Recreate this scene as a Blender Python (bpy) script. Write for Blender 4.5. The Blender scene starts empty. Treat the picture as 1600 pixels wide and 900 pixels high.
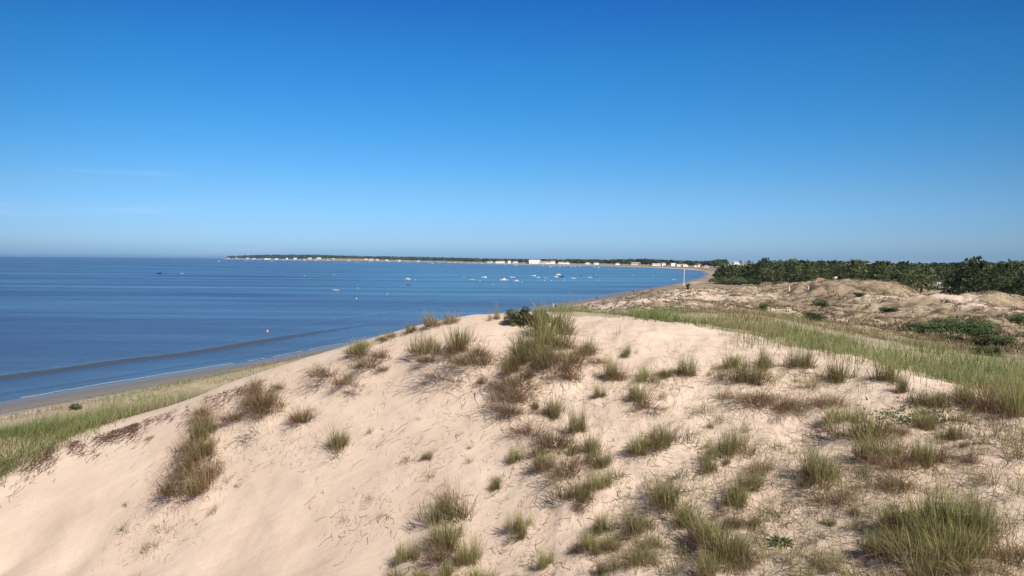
import bpy, bmesh, math, random
import numpy as np
from mathutils import Vector, Matrix
R = math.radians
rng = np.random.default_rng(7)
random.seed(7)
scene = bpy.context.scene
COL = scene.collection

# ------------------------------------------------------------------ camera
F = 1200.0; EYE = 16.5
ROLL = R(0.475); PITCH = math.atan((450 - 406.6) / F)       # the photographer held the phone a little tilted
def HVu(u): return 400.0 + 0.0083 * u
cam_d = bpy.data.cameras.new('camera'); cam = bpy.data.objects.new('camera', cam_d); COL.objects.link(cam)
cam_d.sensor_width = 36; cam_d.lens = 36 * F / 1600
cam_d.clip_start = 0.1; cam_d.clip_end = 90000
cam.matrix_world = Matrix.Translation((0, 0, EYE)) @ Matrix.Rotation(math.pi / 2 - PITCH, 4, 'X') @ Matrix.Rotation(ROLL, 4, 'Z')
scene.camera = cam

def ray(u, v):
    """photo pixel -> (x/Y, slope z/Y)"""
    a0 = (u - 800) / F; b0 = (450 - v) / F
    a = a0 * math.cos(ROLL) - b0 * math.sin(ROLL); b = a0 * math.sin(ROLL) + b0 * math.cos(ROLL)
    y = math.cos(PITCH) + b * math.sin(PITCH); z = -math.sin(PITCH) + b * math.cos(PITCH)
    return a / y, z / y
def at(u, v, Y):
    sx, sz = ray(u, v); return (sx * Y, Y, EYE + sz * Y)
def sea_at(u, v, z=0.0):
    sx, sz = ray(u, v); Y = (z - EYE) / sz; return (sx * Y, Y, z)

# ------------------------------------------------------------------ noise
def _hash(ix, iy, seed):
    h = (ix.astype(np.int64) * 374761393 + iy.astype(np.int64) * 668265263 + seed * 1442695041) & 0xffffffff
    h = ((h ^ (h >> 13)) * 1274126177) & 0xffffffff
    h = (h ^ (h >> 16)) & 0xffffff
    return h / float(0xffffff)
def vnoise(x, y, seed=0):
    x = np.asarray(x, float); y = np.asarray(y, float)
    ix = np.floor(x); iy = np.floor(y); fx = x - ix; fy = y - iy
    fx = fx * fx * fx * (fx * (fx * 6 - 15) + 10); fy = fy * fy * fy * (fy * (fy * 6 - 15) + 10)
    a = _hash(ix, iy, seed); b = _hash(ix + 1, iy, seed); c = _hash(ix, iy + 1, seed); d = _hash(ix + 1, iy + 1, seed)
    return ((a * (1 - fx) + b * fx) * (1 - fy) + (c * (1 - fx) + d * fx) * fy) * 2 - 1
def fbm(x, y, octv=4, seed=0, gain=0.5):
    s = 0; a = 1; t = 0
    for i in range(octv):
        c, n = math.cos(0.6 * i + .3), math.sin(0.6 * i + .3)
        s = s + a * vnoise((c * x - n * y) * 2 ** i + 17.3 * i, (n * x + c * y) * 2 ** i - 9.1 * i, seed + i); t += a; a *= gain
    return s / t
def sstep(a, b, x):
    t = np.clip((x - a) / (b - a), 0, 1); return t * t * (3 - 2 * t)

# ------------------------------------------------------------------ coast line (waterline), land lies on its east side
WL = [(0, 628), (187, 597), (320, 575), (400, 564), (537, 537), (700, 504), (825, 482), (870, 474), (930, 465), (974, 456),
      (1017, 449.5), (1061, 442), (1090, 434.5), (1101, 428), (1092, 423.5), (1061, 420.5), (1017, 418), (965, 416.5), (912, 415.2), (860, 414.3),
      (787, 413), (694, 410.4), (600, 408.7), (507, 407.6), (414, 406.2), (339, 404.9)]
wl = [sea_at(u, v)[:2] for u, v in WL]
d0 = np.array(wl[0]) - np.array(wl[2]); d0 /= np.linalg.norm(d0)
pre = [tuple(np.array(wl[0]) + d0 * 3000), tuple(np.array(wl[0]) + d0 * 60)]
post = [(wl[-1][0] - 60, wl[-1][1] + 300), (wl[-1][0] + 300, wl[-1][1] + 1200), (wl[-1][0] + 3000, wl[-1][1] + 6000), (6000, 26000)]
COAST = np.array(pre + wl + post)
def coast_d(x, y):
    """signed distance inland from the waterline (sea negative)"""
    x = np.asarray(x, float); y = np.asarray(y, float)
    best = np.full(x.shape, 1e18); sg = np.ones(x.shape)
    for i in range(len(COAST) - 1):
        ax, ay = COAST[i]; bx, by = COAST[i + 1]; ex, ey = bx - ax, by - ay
        t = np.clip(((x - ax) * ex + (y - ay) * ey) / (ex * ex + ey * ey), 0, 1)
        dx = x - ax - t * ex; dy = y - ay - t * ey; dd = dx * dx + dy * dy
        cr = ex * (y - ay) - ey * (x - ax)          # >0: left of the direction of travel = sea
        m = dd < best - 1e-9
        best = np.where(m, dd, best); sg = np.where(m, np.where(cr > 0, -1, 1), sg)
    return np.sqrt(best) * sg

# ------------------------------------------------------------------ height of the ground
CP = [  # photo u, v, distance Y : near slope
 # grass band and hollow behind the crest
 (950,498,34),(1050,503,33),(1150,510,33),(1250,522,31),(1350,545,28),(1450,575,25),(1550,600,22.5),(1600,612,21.5),
 (1000,490,42),(1100,492,46),(1200,498,50),(1300,512,44),(1400,528,38),(1500,548,34),(1600,570,29),
 (1600,530,42),(1500,515,50),(1400,505,60),(1300,498,68),(1200,488,72),(1100,482,78),(1000,481,74),(1600,505,58),
 (1000,471,108),(1100,470,110),(1200,472,112),(1250,478,100),(1050,460,160),(1120,462,150),(1000,463,140),
 (1100,451,220),(1060,452,215),(1180,458,175),(1230,457,172),
 (1250,457,140),(1270,450,132),(1300,441,126),(1325,436.5,122),(1350,435.5,120),(1380,438,118),(1410,445,116),(1440,460,115),(1465,471,116),(1482,475,114),(1500,464,108),(1525,457,102),
 (1545,455,100),(1570,461,97),(1600,473,94),(1640,488,92),
 (1482,477,108),
 (1345,465,104),(1300,480,96),(1400,480,92),(1470,488,84),(1540,482,82),(1600,492,74),
]
WP = [(-30,92,3.4),(-22,108,4.2),(-12,130,3.4),(0,160,3.4),(12,190,3.6),(22,215,3.4),(-39,78,2.4),
  # world x, y, z : falling ground behind the crests, the back field, the wood floor
 (-30,42,4.6),(-26,52,4.0),(-20,40,6.0),(-36,60,2.6),(-14,38,8.0),(-8,36,10.0),(-16,55,4.5),(-3,36,12),(-5,50,9),(-12,80,4),(0,70,8.5),(5,55,11.2),
 (8,110,5.8),(26,180,5.6),(0,130,4.0),(-40,40,3.4),(-52,60,1.8),(-22,30.5,8.6),
 (12,36,13.6),(16,240,4.5),(60,270,5.2),(80,330,5.0),(110,330,5.2),(130,300,5.3),(60,220,6.4),(75,200,6.6),
 (64,142,7.6),(55,142,8.0),(68,134,8.6),(75,133,7.0),(90,130,6.4),(72,145,6.0),
 (50,165,7.4),(100,180,5.6),(80,170,6.0),(120,160,5.5),(140,130,5.6),(100,135,5.8),(75,150,6.2),(160,220,5.2),(120,250,5.2),(170,130,6.4),(200,200,6),
 (70,110,8.5),(40,50,11),(30,30,12.4),(95,50,9),
]
cx, cy, cz = [], [], []
SLOPE = [(-200,775,31,26.5),(0,722,30,24.3),(100,692,29.8,22.8),(200,666,29.3,21.3),(339,612,28.5,19.6),(457,574,28,18.2),(590,534,27.5,16.8),(700,509,26.8,15.7),(820,505,26.2,14.6),(962,513,25,13.4),
 (1101,526,24,12.5),(1222,556,22.3,11.9),(1325,580,20.5,11.4),(1394,592,19.3,11.1),(1497,633,17.5,10.7),(1600,662,16,10.4),(1800,760,13.5,10)]
for u, vc, Yc, Yb in SLOPE:      # a nearly straight slope from the crest down to the foot of the frame
    pc, pb = at(u, vc, Yc), at(u, 900, Yb)
    for t in (0, .14, .3, .5, .75, 1.0):
        b_ = .22 * math.sin(math.pi * min(1, t * 2.2)) if 0 < t < .46 else 0
        cx.append(pc[0] + t * (pb[0] - pc[0])); cy.append(pc[1] + t * (pb[1] - pc[1])); cz.append(pc[2] + t * (pb[2] - pc[2]) + b_ * .5)
    for k, dz in ((.82, .5), (.62, .8)):
        q = at(u, 900, max(Yb * k, 7.5)); cx.append(q[0]); cy.append(q[1]); cz.append(q[2] - dz)
for u, v, Y in CP:
    p = at(u, v, Y); cx.append(p[0]); cy.append(p[1]); cz.append(p[2])
for x, y, z in WP: cx.append(x); cy.append(y); cz.append(z + y * (HVu(800 + F * max(-.7, min(.8, x / y))) - 401.5) / F if z > 3 else z)
cx = np.array(cx); cy = np.array(cy); cz = np.array(cz)
def lp(x, y):
    th = np.clip(np.arctan2(x, y), -0.85, 0.85); b = np.log(np.clip(np.hypot(x, y), 9.0, 480.0)); return th, b
ca, cb = lp(cx, cy)
def _k(r2): return 0.5 * r2 * np.log(r2 + 1e-12)
n = len(ca)
A = np.zeros((n + 3, n + 3)); A[:n, :n] = _k((ca[:, None] - ca) ** 2 + (cb[:, None] - cb) ** 2) + np.eye(n) * 3e-5
A[:n, n] = 1; A[:n, n + 1] = ca; A[:n, n + 2] = cb; A[n:, :n] = A[:n, n:].T
W = np.linalg.solve(A, np.concatenate([cz, [0, 0, 0]]))
def rbf(x, y):
    a, b = lp(x, y); a = a.ravel(); b = b.ravel(); out = np.empty(a.shape)
    for s in range(0, len(a), 20000):
        e = slice(s, s + 20000)
        out[e] = _k((a[e, None] - ca) ** 2 + (b[e, None] - cb) ** 2) @ W[:n] + W[n] + W[n + 1] * a[e] + W[n + 2] * b[e]
    return out.reshape(np.shape(x))
TUFT_MOUNDS = []          # x, y, radius, height
def base_h(x, y, d=None):
    x = np.asarray(x, float); y = np.asarray(y, float); r = np.hypot(x, y)
    if d is None: d = coast_d(x, y)
    zn = rbf(x, y)
    zn = np.clip(zn, 1.2, 15.5)
    side = sstep(0.8, 1.3, np.abs(np.arctan2(x, y))); zn = zn * (1 - side) + 11.0 * side
    cz0 = 14.9 - np.clip(r - 2.0, 0, 7) * 0.40
    zn = np.where(r < 10, cz0 + (zn - cz0) * sstep(6.0, 10.0, r), zn)
    zf = 4.2 + 2.0 * sstep(.2, .45, np.arctan2(x, y)) * (1 - sstep(900, 1500, r)) + 1.0 * fbm(x / 90, y / 90, 3, 5) + 15 * np.exp(-(((x + 1300) / 900) ** 2 + ((y - 6300) / 800) ** 2)) \
        + 6 * np.exp(-(((x + 2800) / 1300) ** 2 + ((y - 9300) / 1500) ** 2))
    k = sstep(300, 480, r); z = zn * (1 - k) + zf * k
    bw = 17 + 8 * sstep(150, 240, r) + 12 * sstep(500, 900, r)                      # beach, then the foot of the fore-dune
    prof = np.where(d < 0, np.maximum(d * 0.06, -4), np.where(d < bw, d * 1.5 / bw, 1.5 + (d - bw) * 0.34))
    h = np.clip(0.5 + 0.5 * (z - prof) / 1.0, 0, 1)        # smooth minimum
    return z * (1 - h) + prof * h - 1.0 * h * (1 - h) * 0.5
def detail(x, y, d):
    r = np.hypot(x, y); th = np.arctan2(x, y)
    land = sstep(14, 26, d)
    z = 0
    near = 1 - sstep(26, 34, r)
    right = sstep(-0.05, 0.15, th)
    # lumpy trampled sand on the grassy side, smooth slip slope on the other
    z = z + near * (0.035 + 0.085 * right) * fbm(x / 1.1, y / 1.1, 3, 11)
    z = z + near * (0.006 + 0.030 * right) * fbm(x / 0.28, y / 0.28, 2, 21)
    rid = 1 - np.abs(vnoise(x * 0.9 + y * 0.55, x * -0.25 + y * 0.45, 31))
    z = z + near * (1 - right) * 0.03 * rid
    mid = sstep(30, 60, r) * (1 - sstep(250, 420, r)) * land * sstep(0.0, 0.1, th)
    hum = fbm(x / 9.0, y / 9.0, 4, 41)
    z = z - mid * .22 + mid * (0.42 * hum + 0.75 * np.abs(fbm(x / 2.4, y / 2.4, 3, 51)))
    return z
def height(x, y):
    x = np.asarray(x, float); y = np.asarray(y, float); d = coast_d(x, y)
    z = base_h(x, y, d) + detail(x, y, d)
    for mx, my, mr, mh in TUFT_MOUNDS:
        m = (np.abs(x - mx) < 3 * mr) & (np.abs(y - my) < 3 * mr)
        if m.any(): z = z + np.where(m, mh * np.exp(-((x - mx) ** 2 + (y - my) ** 2) / (mr * mr)), 0)
    return z
def ground_hits(uv, y0=7.0, y1=460.0, steps=900):
    """first ground point under each photo pixel"""
    uv = np.array(uv, float); sx, sz = ray(uv[:, 0], uv[:, 1])
    Ys = np.geomspace(y0, y1, steps); out = np.full((len(uv), 3), np.nan)
    for s in range(0, len(uv), 400):
        q = slice(s, s + 400); X = sx[q, None] * Ys; Z = EYE + sz[q, None] * Ys; YY = np.broadcast_to(Ys, X.shape)
        H = height(X, YY); hit = H > Z; k = hit.argmax(1); ok = hit.any(1)
        for i in range(len(k)):
            if ok[i] and k[i] > 0:
                j = k[i]; g0 = Z[i, j-1] - H[i, j-1]; g1 = H[i, j] - Z[i, j]; t = g0 / (g0 + g1 + 1e-9)
                Y = Ys[j-1] + t * (Ys[j] - Ys[j-1]); out[s + i] = (sx[s + i] * Y, Y, EYE + sz[s + i] * Y)
    return out

# ------------------------------------------------------------------ helpers
def link(name, me, mat=None, parent=None, smooth=False):
    o = bpy.data.objects.new(name, me); COL.objects.link(o)
    if mat is not None and len(me.materials) == 0: me.materials.append(mat)
    if parent is not None: o.parent = parent
    if smooth: me.polygons.foreach_set('use_smooth', [True] * len(me.polygons))
    return o
def tag(o, label=None, cat=None, group=None, kind=None):
    if label: o['label'] = label
    if cat: o['category'] = cat
    if group: o['group'] = group
    if kind: o['kind'] = kind
    return o
def empty(name, loc, rz=0, scale=1.0, label=None, cat=None, group=None):
    o = bpy.data.objects.new(name, None); COL.objects.link(o); o.location = loc; o.rotation_euler = (0, 0, rz)
    o.scale = (scale,) * 3 if not hasattr(scale, '__len__') else scale; o.empty_display_size = .2
    return tag(o, label, cat, group)
def mesh_arrays(name, verts, faces_list, col=None):
    """faces_list: list of (n,k) index arrays"""
    me = bpy.data.meshes.new(name); me.vertices.add(len(verts)); me.vertices.foreach_set('co', np.asarray(verts, np.float32).ravel())
    lo = np.concatenate([f.ravel() for f in faces_list]); tot = np.concatenate([np.full(len(f), f.shape[1]) for f in faces_list])
    me.loops.add(len(lo)); me.loops.foreach_set('vertex_index', lo.astype(np.int32))
    me.polygons.add(len(tot)); st = np.concatenate([[0], np.cumsum(tot)[:-1]])
    me.polygons.foreach_set('loop_start', st.astype(np.int32)); me.polygons.foreach_set('loop_total', tot.astype(np.int32))
    me.update(calc_edges=True); 
    if col is not None:
        at_ = me.attributes.new('col', 'FLOAT_COLOR', 'POINT'); c = np.ones((len(verts), 4), np.float32); c[:, :3] = col
        at_.data.foreach_set('color', c.ravel())
    return me
def grid_faces(nr, nc):
    i = np.arange(nr - 1)[:, None] * nc + np.arange(nc - 1)[None, :]; i = i.ravel()
    return np.stack([i, i + 1, i + nc + 1, i + nc], 1)
def blades(base, h, w, lean, az, cb_, ct_, curl=0.5, roll=None):
    """curved tapering blades; base (N,3), colours base/tip (N,3)"""
    N = len(base); dirv = np.stack([np.cos(az), np.sin(az), np.zeros(N)], 1)
    roll = rng.uniform(0, 2 * np.pi, N) if roll is None else roll
    side = np.stack([np.cos(roll), np.sin(roll), np.zeros(N)], 1)
    V = np.empty((N, 7, 3)); C = np.empty((N, 7, 3))
    for k, (t, ww) in enumerate([(0, 1.0), (0.36, 0.85), (0.7, 0.55), (1.0, 0)]):
        ang = lean * (0.35 + curl * t * 1.6)
        p = base + dirv * (h * t * np.sin(ang))[:, None] + np.array([0, 0, 1.0]) * (h * t * np.cos(ang))[:, None]
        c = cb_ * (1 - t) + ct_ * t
        if k < 3:
            V[:, 2 * k] = p - side * (w * ww * .5)[:, None]; V[:, 2 * k + 1] = p + side * (w * ww * .5)[:, None]; C[:, 2 * k] = c; C[:, 2 * k + 1] = c
        else: V[:, 6] = p; C[:, 6] = c
    o = (np.arange(N) * 7)[:, None]
    q = np.concatenate([o + np.array([0, 1, 3, 2]), o + np.array([2, 3, 5, 4])]); t = o + np.array([4, 5, 6])
    return V.reshape(-1, 3), [q, t], C.reshape(-1, 3)
def merge(parts):
    vs, fs4, fs3, cs, off = [], [], [], [], 0
    for v, f, c in parts:
        vs.append(v); fs4.append(f[0] + off); fs3.append(f[1] + off); cs.append(c); off += len(v)
    return np.concatenate(vs), [np.concatenate(fs4), np.concatenate(fs3)], np.concatenate(cs)
def add_box(bm, lo, hi):
    x0, y0, z0 = lo; x1, y1, z1 = hi
    v = [bm.verts.new(p) for p in [(x0,y0,z0),(x1,y0,z0),(x1,y1,z0),(x0,y1,z0),(x0,y0,z1),(x1,y0,z1),(x1,y1,z1),(x0,y1,z1)]]
    for f in [(0,3,2,1),(4,5,6,7),(0,1,5,4),(1,2,6,5),(2,3,7,6),(3,0,4,7)]: bm.faces.new([v[i] for i in f])
def add_tube(bm, pts, rads, seg=8):
    rings = []
    for i, p in enumerate(pts):
        p = Vector(p); d = (Vector(pts[min(i + 1, len(pts) - 1)]) - Vector(pts[max(i - 1, 0)])).normalized()
        a = d.orthogonal().normalized(); b = d.cross(a)
        rings.append([bm.verts.new(p + (a * math.cos(t) + b * math.sin(t)) * rads[i]) for t in [2 * math.pi * k / seg for k in range(seg)]])
    for r0, r1 in zip(rings, rings[1:]):
        for k in range(seg): bm.faces.new([r0[k], r0[(k + 1) % seg], r1[(k + 1) % seg], r1[k]])
    bm.faces.new(rings[0][::-1]); bm.faces.new(rings[-1])
def bm_mesh(name, fn):
    bm = bmesh.new(); fn(bm); bmesh.ops.recalc_face_normals(bm, faces=bm.faces); me = bpy.data.meshes.new(name); bm.to_mesh(me); bm.free(); return me

# ------------------------------------------------------------------ materials
def mat(name):
    m = bpy.data.materials.new(name); m.use_nodes = True; nt = m.node_tree; return m, nt, nt.nodes['Principled BSDF']
def flat(name, c, rough=0.7, spec=0.3, var=0.15, scale=6.0, metal=0):
    m, nt, b = mat(name); N = nt.nodes
    tc = N.new('ShaderNodeTexCoord'); nz = N.new('ShaderNodeTexNoise'); nz.inputs['Scale'].default_value = scale; nz.inputs['Detail'].default_value = 5
    mp = N.new('ShaderNodeMapRange'); mp.inputs['From Min'].default_value = .3; mp.inputs['From Max'].default_value = .7
    mp.inputs['To Min'].default_value = 1 - var; mp.inputs['To Max'].default_value = 1 + var * .6
    mx = N.new('ShaderNodeVectorMath'); mx.operation = 'SCALE'; mx.inputs[0].default_value = c[:3]
    L = nt.links.new
    L(tc.outputs['Object'], nz.inputs['Vector']); L(nz.outputs['Fac'], mp.inputs['Value']); L(mp.outputs['Result'], mx.inputs['Scale']); L(mx.outputs[0], b.inputs['Base Color'])
    b.inputs['Roughness'].default_value = rough; b.inputs['Specular IOR Level'].default_value = spec; b.inputs['Metallic'].default_value = metal
    return m
def blade_mat(name, trans=0.3, gloss=0.12, lo=.8, hi=1.2):
    m, nt, b = mat(name); N = nt.nodes; L = nt.links.new
    a = N.new('ShaderNodeAttribute'); a.attribute_name = 'col'
    oi = N.new('ShaderNodeObjectInfo'); mr = N.new('ShaderNodeMapRange'); mr.inputs['To Min'].default_value = lo; mr.inputs['To Max'].default_value = hi
    sc = N.new('ShaderNodeVectorMath'); sc.operation = 'SCALE'
    L(oi.outputs['Random'], mr.inputs['Value']); L(a.outputs['Color'], sc.inputs[0]); L(mr.outputs['Result'], sc.inputs['Scale'])
    tr = N.new('ShaderNodeBsdfTranslucent'); mix = N.new('ShaderNodeMixShader'); mix.inputs[0].default_value = trans
    L(sc.outputs[0], b.inputs['Base Color']); L(sc.outputs[0], tr.inputs['Color']); b.inputs['Roughness'].default_value = .55; b.inputs['Specular IOR Level'].default_value = gloss
    L(b.outputs[0], mix.inputs[1]); L(tr.outputs[0], mix.inputs[2]); L(mix.outputs[0], N['Material Output'].inputs['Surface'])
    return m
M = dict(
    blade=blade_mat('marram_blades', .42), leaf=blade_mat('leaves', .2, .2), crown=blade_mat('conifer_foliage', .12, .1, .65, 1.5),
    bark=flat('bark', (.10, .075, .055), .9), white=flat('white_render', (.80, .79, .76), .7, .3, .06, .4), tile=flat('terracotta_tiles', (.36, .15, .085), .8, .2, .25, 2),
    grey_roof=flat('pale_roof', (.42, .33, .28), .8, .2, .2, 2), glass=flat('window_glass', (.04, .05, .06), .15, .6, .1), hullw=flat('white_hull', (.8, .8, .8), .3, .5, .05, 2),
    hulld=flat('dark_hull', (.03, .04, .07), .35, .5, .1, 2), hullr=flat('red_hull', (.35, .06, .05), .4, .5, .1, 2), wood=flat('weathered_wood', (.27, .23, .19), .85, .2, .3, 8),
    metal=flat('painted_metal', (.62, .62, .62), .5, .4, .1, 5), dark=flat('black_plastic', (.03, .03, .035), .5, .4, .1), skin=flat('skin', (.48, .29, .21), .6, .3, .08),
    cloth_w=flat('white_cloth', (.75, .74, .72), .9, .1, .06), cloth_d=flat('navy_cloth', (.03, .035, .06), .9, .1, .1), cloth_r=flat('red_cloth', (.45, .07, .06), .9, .1, .1),
    hair=flat('dark_hair', (.05, .035, .025), .8, .2, .1), orange=flat('orange_buoy', (.65, .17, .04), .5, .4, .1), canvas=flat('white_canvas', (.78, .78, .76), .8, .2, .06),
)

# ------------------------------------------------------------------ ground
def ground_material():
    m, nt, b = mat('dune_ground'); N = nt.nodes; L = nt.links.new
    geo = N.new('ShaderNodeNewGeometry')
    def noise(scale, detail=6, rough=.6, dist=0, sc=None):
        nz = N.new('ShaderNodeTexNoise'); nz.inputs['Scale'].default_value = scale; nz.inputs['Detail'].default_value = detail; nz.inputs['Roughness'].default_value = rough; nz.inputs['Distortion'].default_value = dist
        if sc:
            mp = N.new('ShaderNodeMapping'); mp.inputs['Scale'].default_value = sc; mp.inputs['Rotation'].default_value = (0, 0, R(-25)); L(geo.outputs['Position'], mp.inputs['Vector']); L(mp.outputs[0], nz.inputs['Vector'])
        else: L(geo.outputs['Position'], nz.inputs['Vector'])
        return nz.outputs['Fac']
    def mr(src, a, b_, c=0., d=1.):
        n_ = N.new('ShaderNodeMapRange'); L(src, n_.inputs['Value']); n_.inputs['From Min'].default_value = a; n_.inputs['From Max'].default_value = b_; n_.inputs['To Min'].default_value = c; n_.inputs['To Max'].default_value = d; return n_.outputs['Result']
    def mth(op, a, b_):
        n_ = N.new('ShaderNodeMath'); n_.operation = op; n_.use_clamp = False
        for i, q in enumerate((a, b_)):
            if isinstance(q, (int, float)): n_.inputs[i].default_value = q
            else: L(q, n_.inputs[i])
        return n_.outputs[0]
    def mixc(f, a, b_):
        n_ = N.new('ShaderNodeMix'); n_.data_type = 'RGBA'
        if isinstance(f, (int, float)): n_.inputs[0].default_value = f
        else: L(f, n_.inputs[0])
        for k, q in ((6, a), (7, b_)):
            if isinstance(q, tuple): n_.inputs[k].default_value = (*q, 1)
            else: L(q, n_.inputs[k])
        return n_.outputs[2]
    def attr(nm):
        a = N.new('ShaderNodeAttribute'); a.attribute_name = nm; return a.outputs['Fac']
    sand = mixc(mr(noise(.5, 5, .6), .35, .65), (.54, .418, .328), (.615, .487, .39))
    sand = mixc(mr(noise(1.0, 4, .6, 0, (.35, 3.0, 1)), .4, .75, 0, .45), sand, (.47, .35, .26))
    sand = mixc(mr(noise(38, 3, .8), .5, .7, 0, .28), sand, (.42, .31, .225)); sand = mixc(mr(noise(14, 6, .75), .55, .78, 0, .42), sand, (.36, .26, .185))
    # darker grains, crumbs of dead root and shell where plants grow
    lit = mth('MULTIPLY', mr(noise(9, 8, .8), .50, .64), attr('litter'))
    sand = mixc(mth('MULTIPLY', lit, .3), sand, (.21, .15, .105))
    # dry mossy turf of the fixed dunes
    turf = mixc(mr(noise(2.2, 7, .7), .35, .65), (.24, .175, .115), (.42, .325, .215))
    turf = mixc(mr(noise(.35, 6, .65), .47, .62), turf, (.115, .08, .05)); turf = mixc(mr(noise(6, 6, .75), .5, .65), turf, (.09, .065, .04))
    hm = mth('MULTIPLY', mr(mth('ADD', mth('ADD', mth('MULTIPLY', noise(.5, 6, .7), .5), mth('MULTIPLY', noise(2.6, 6, .75), .5)), mth('MULTIPLY', attr('heath'), .5)), .70, .775), mr(attr('heath'), .05, .3))
    sand = mixc(hm, sand, turf)
    # soil under the green grass
    soil = mixc(mr(noise(1.3, 6, .7), .35, .65), (.26, .215, .125), (.39, .315, .215))
    gm = mr(mth('ADD', noise(1.2, 6, .7), attr('green')), .80, 1.25)
    sand = mixc(gm, sand, soil)
    # beach: damp grey-brown sand and a broken line of weed
    beach = mixc(mr(noise(.8, 5, .6, 0, (.4, 2, 1)), .35, .65), (.165, .15, .135), (.20, .175, .155))
    sand = mixc(attr('beach'), sand, beach)
    sand = mixc(attr('wet'), sand, (.16, .13, .10))
    wr = mth('MULTIPLY', mr(noise(1.1, 5, .7), .50, .60), attr('wrack'))
    sand = mixc(wr, sand, (.05, .035, .03))
    L(sand, b.inputs['Base Color'])
    L(mr(attr('wet'), 0, 1, .95, .28), b.inputs['Roughness']); b.inputs['Specular IOR Level'].default_value = .25
    bp = N.new('ShaderNodeBump'); bp.inputs['Strength'].default_value = .8; bp.inputs['Distance'].default_value = .05
    hgt = mth('ADD', mth('MULTIPLY', noise(3.2, 7, .6), mr(attr('litter'), 0, 1, .35, 1.3)), mth('MULTIPLY', noise(1.6, 3, .5, .6, (.45, 4.2, 1)), .35))
    hgt = mth('ADD', hgt, mth('MULTIPLY', noise(22, 4, .7), .16))
    L(hgt, bp.inputs['Height']); L(bp.outputs[0], b.inputs['Normal'])
    return m

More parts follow.
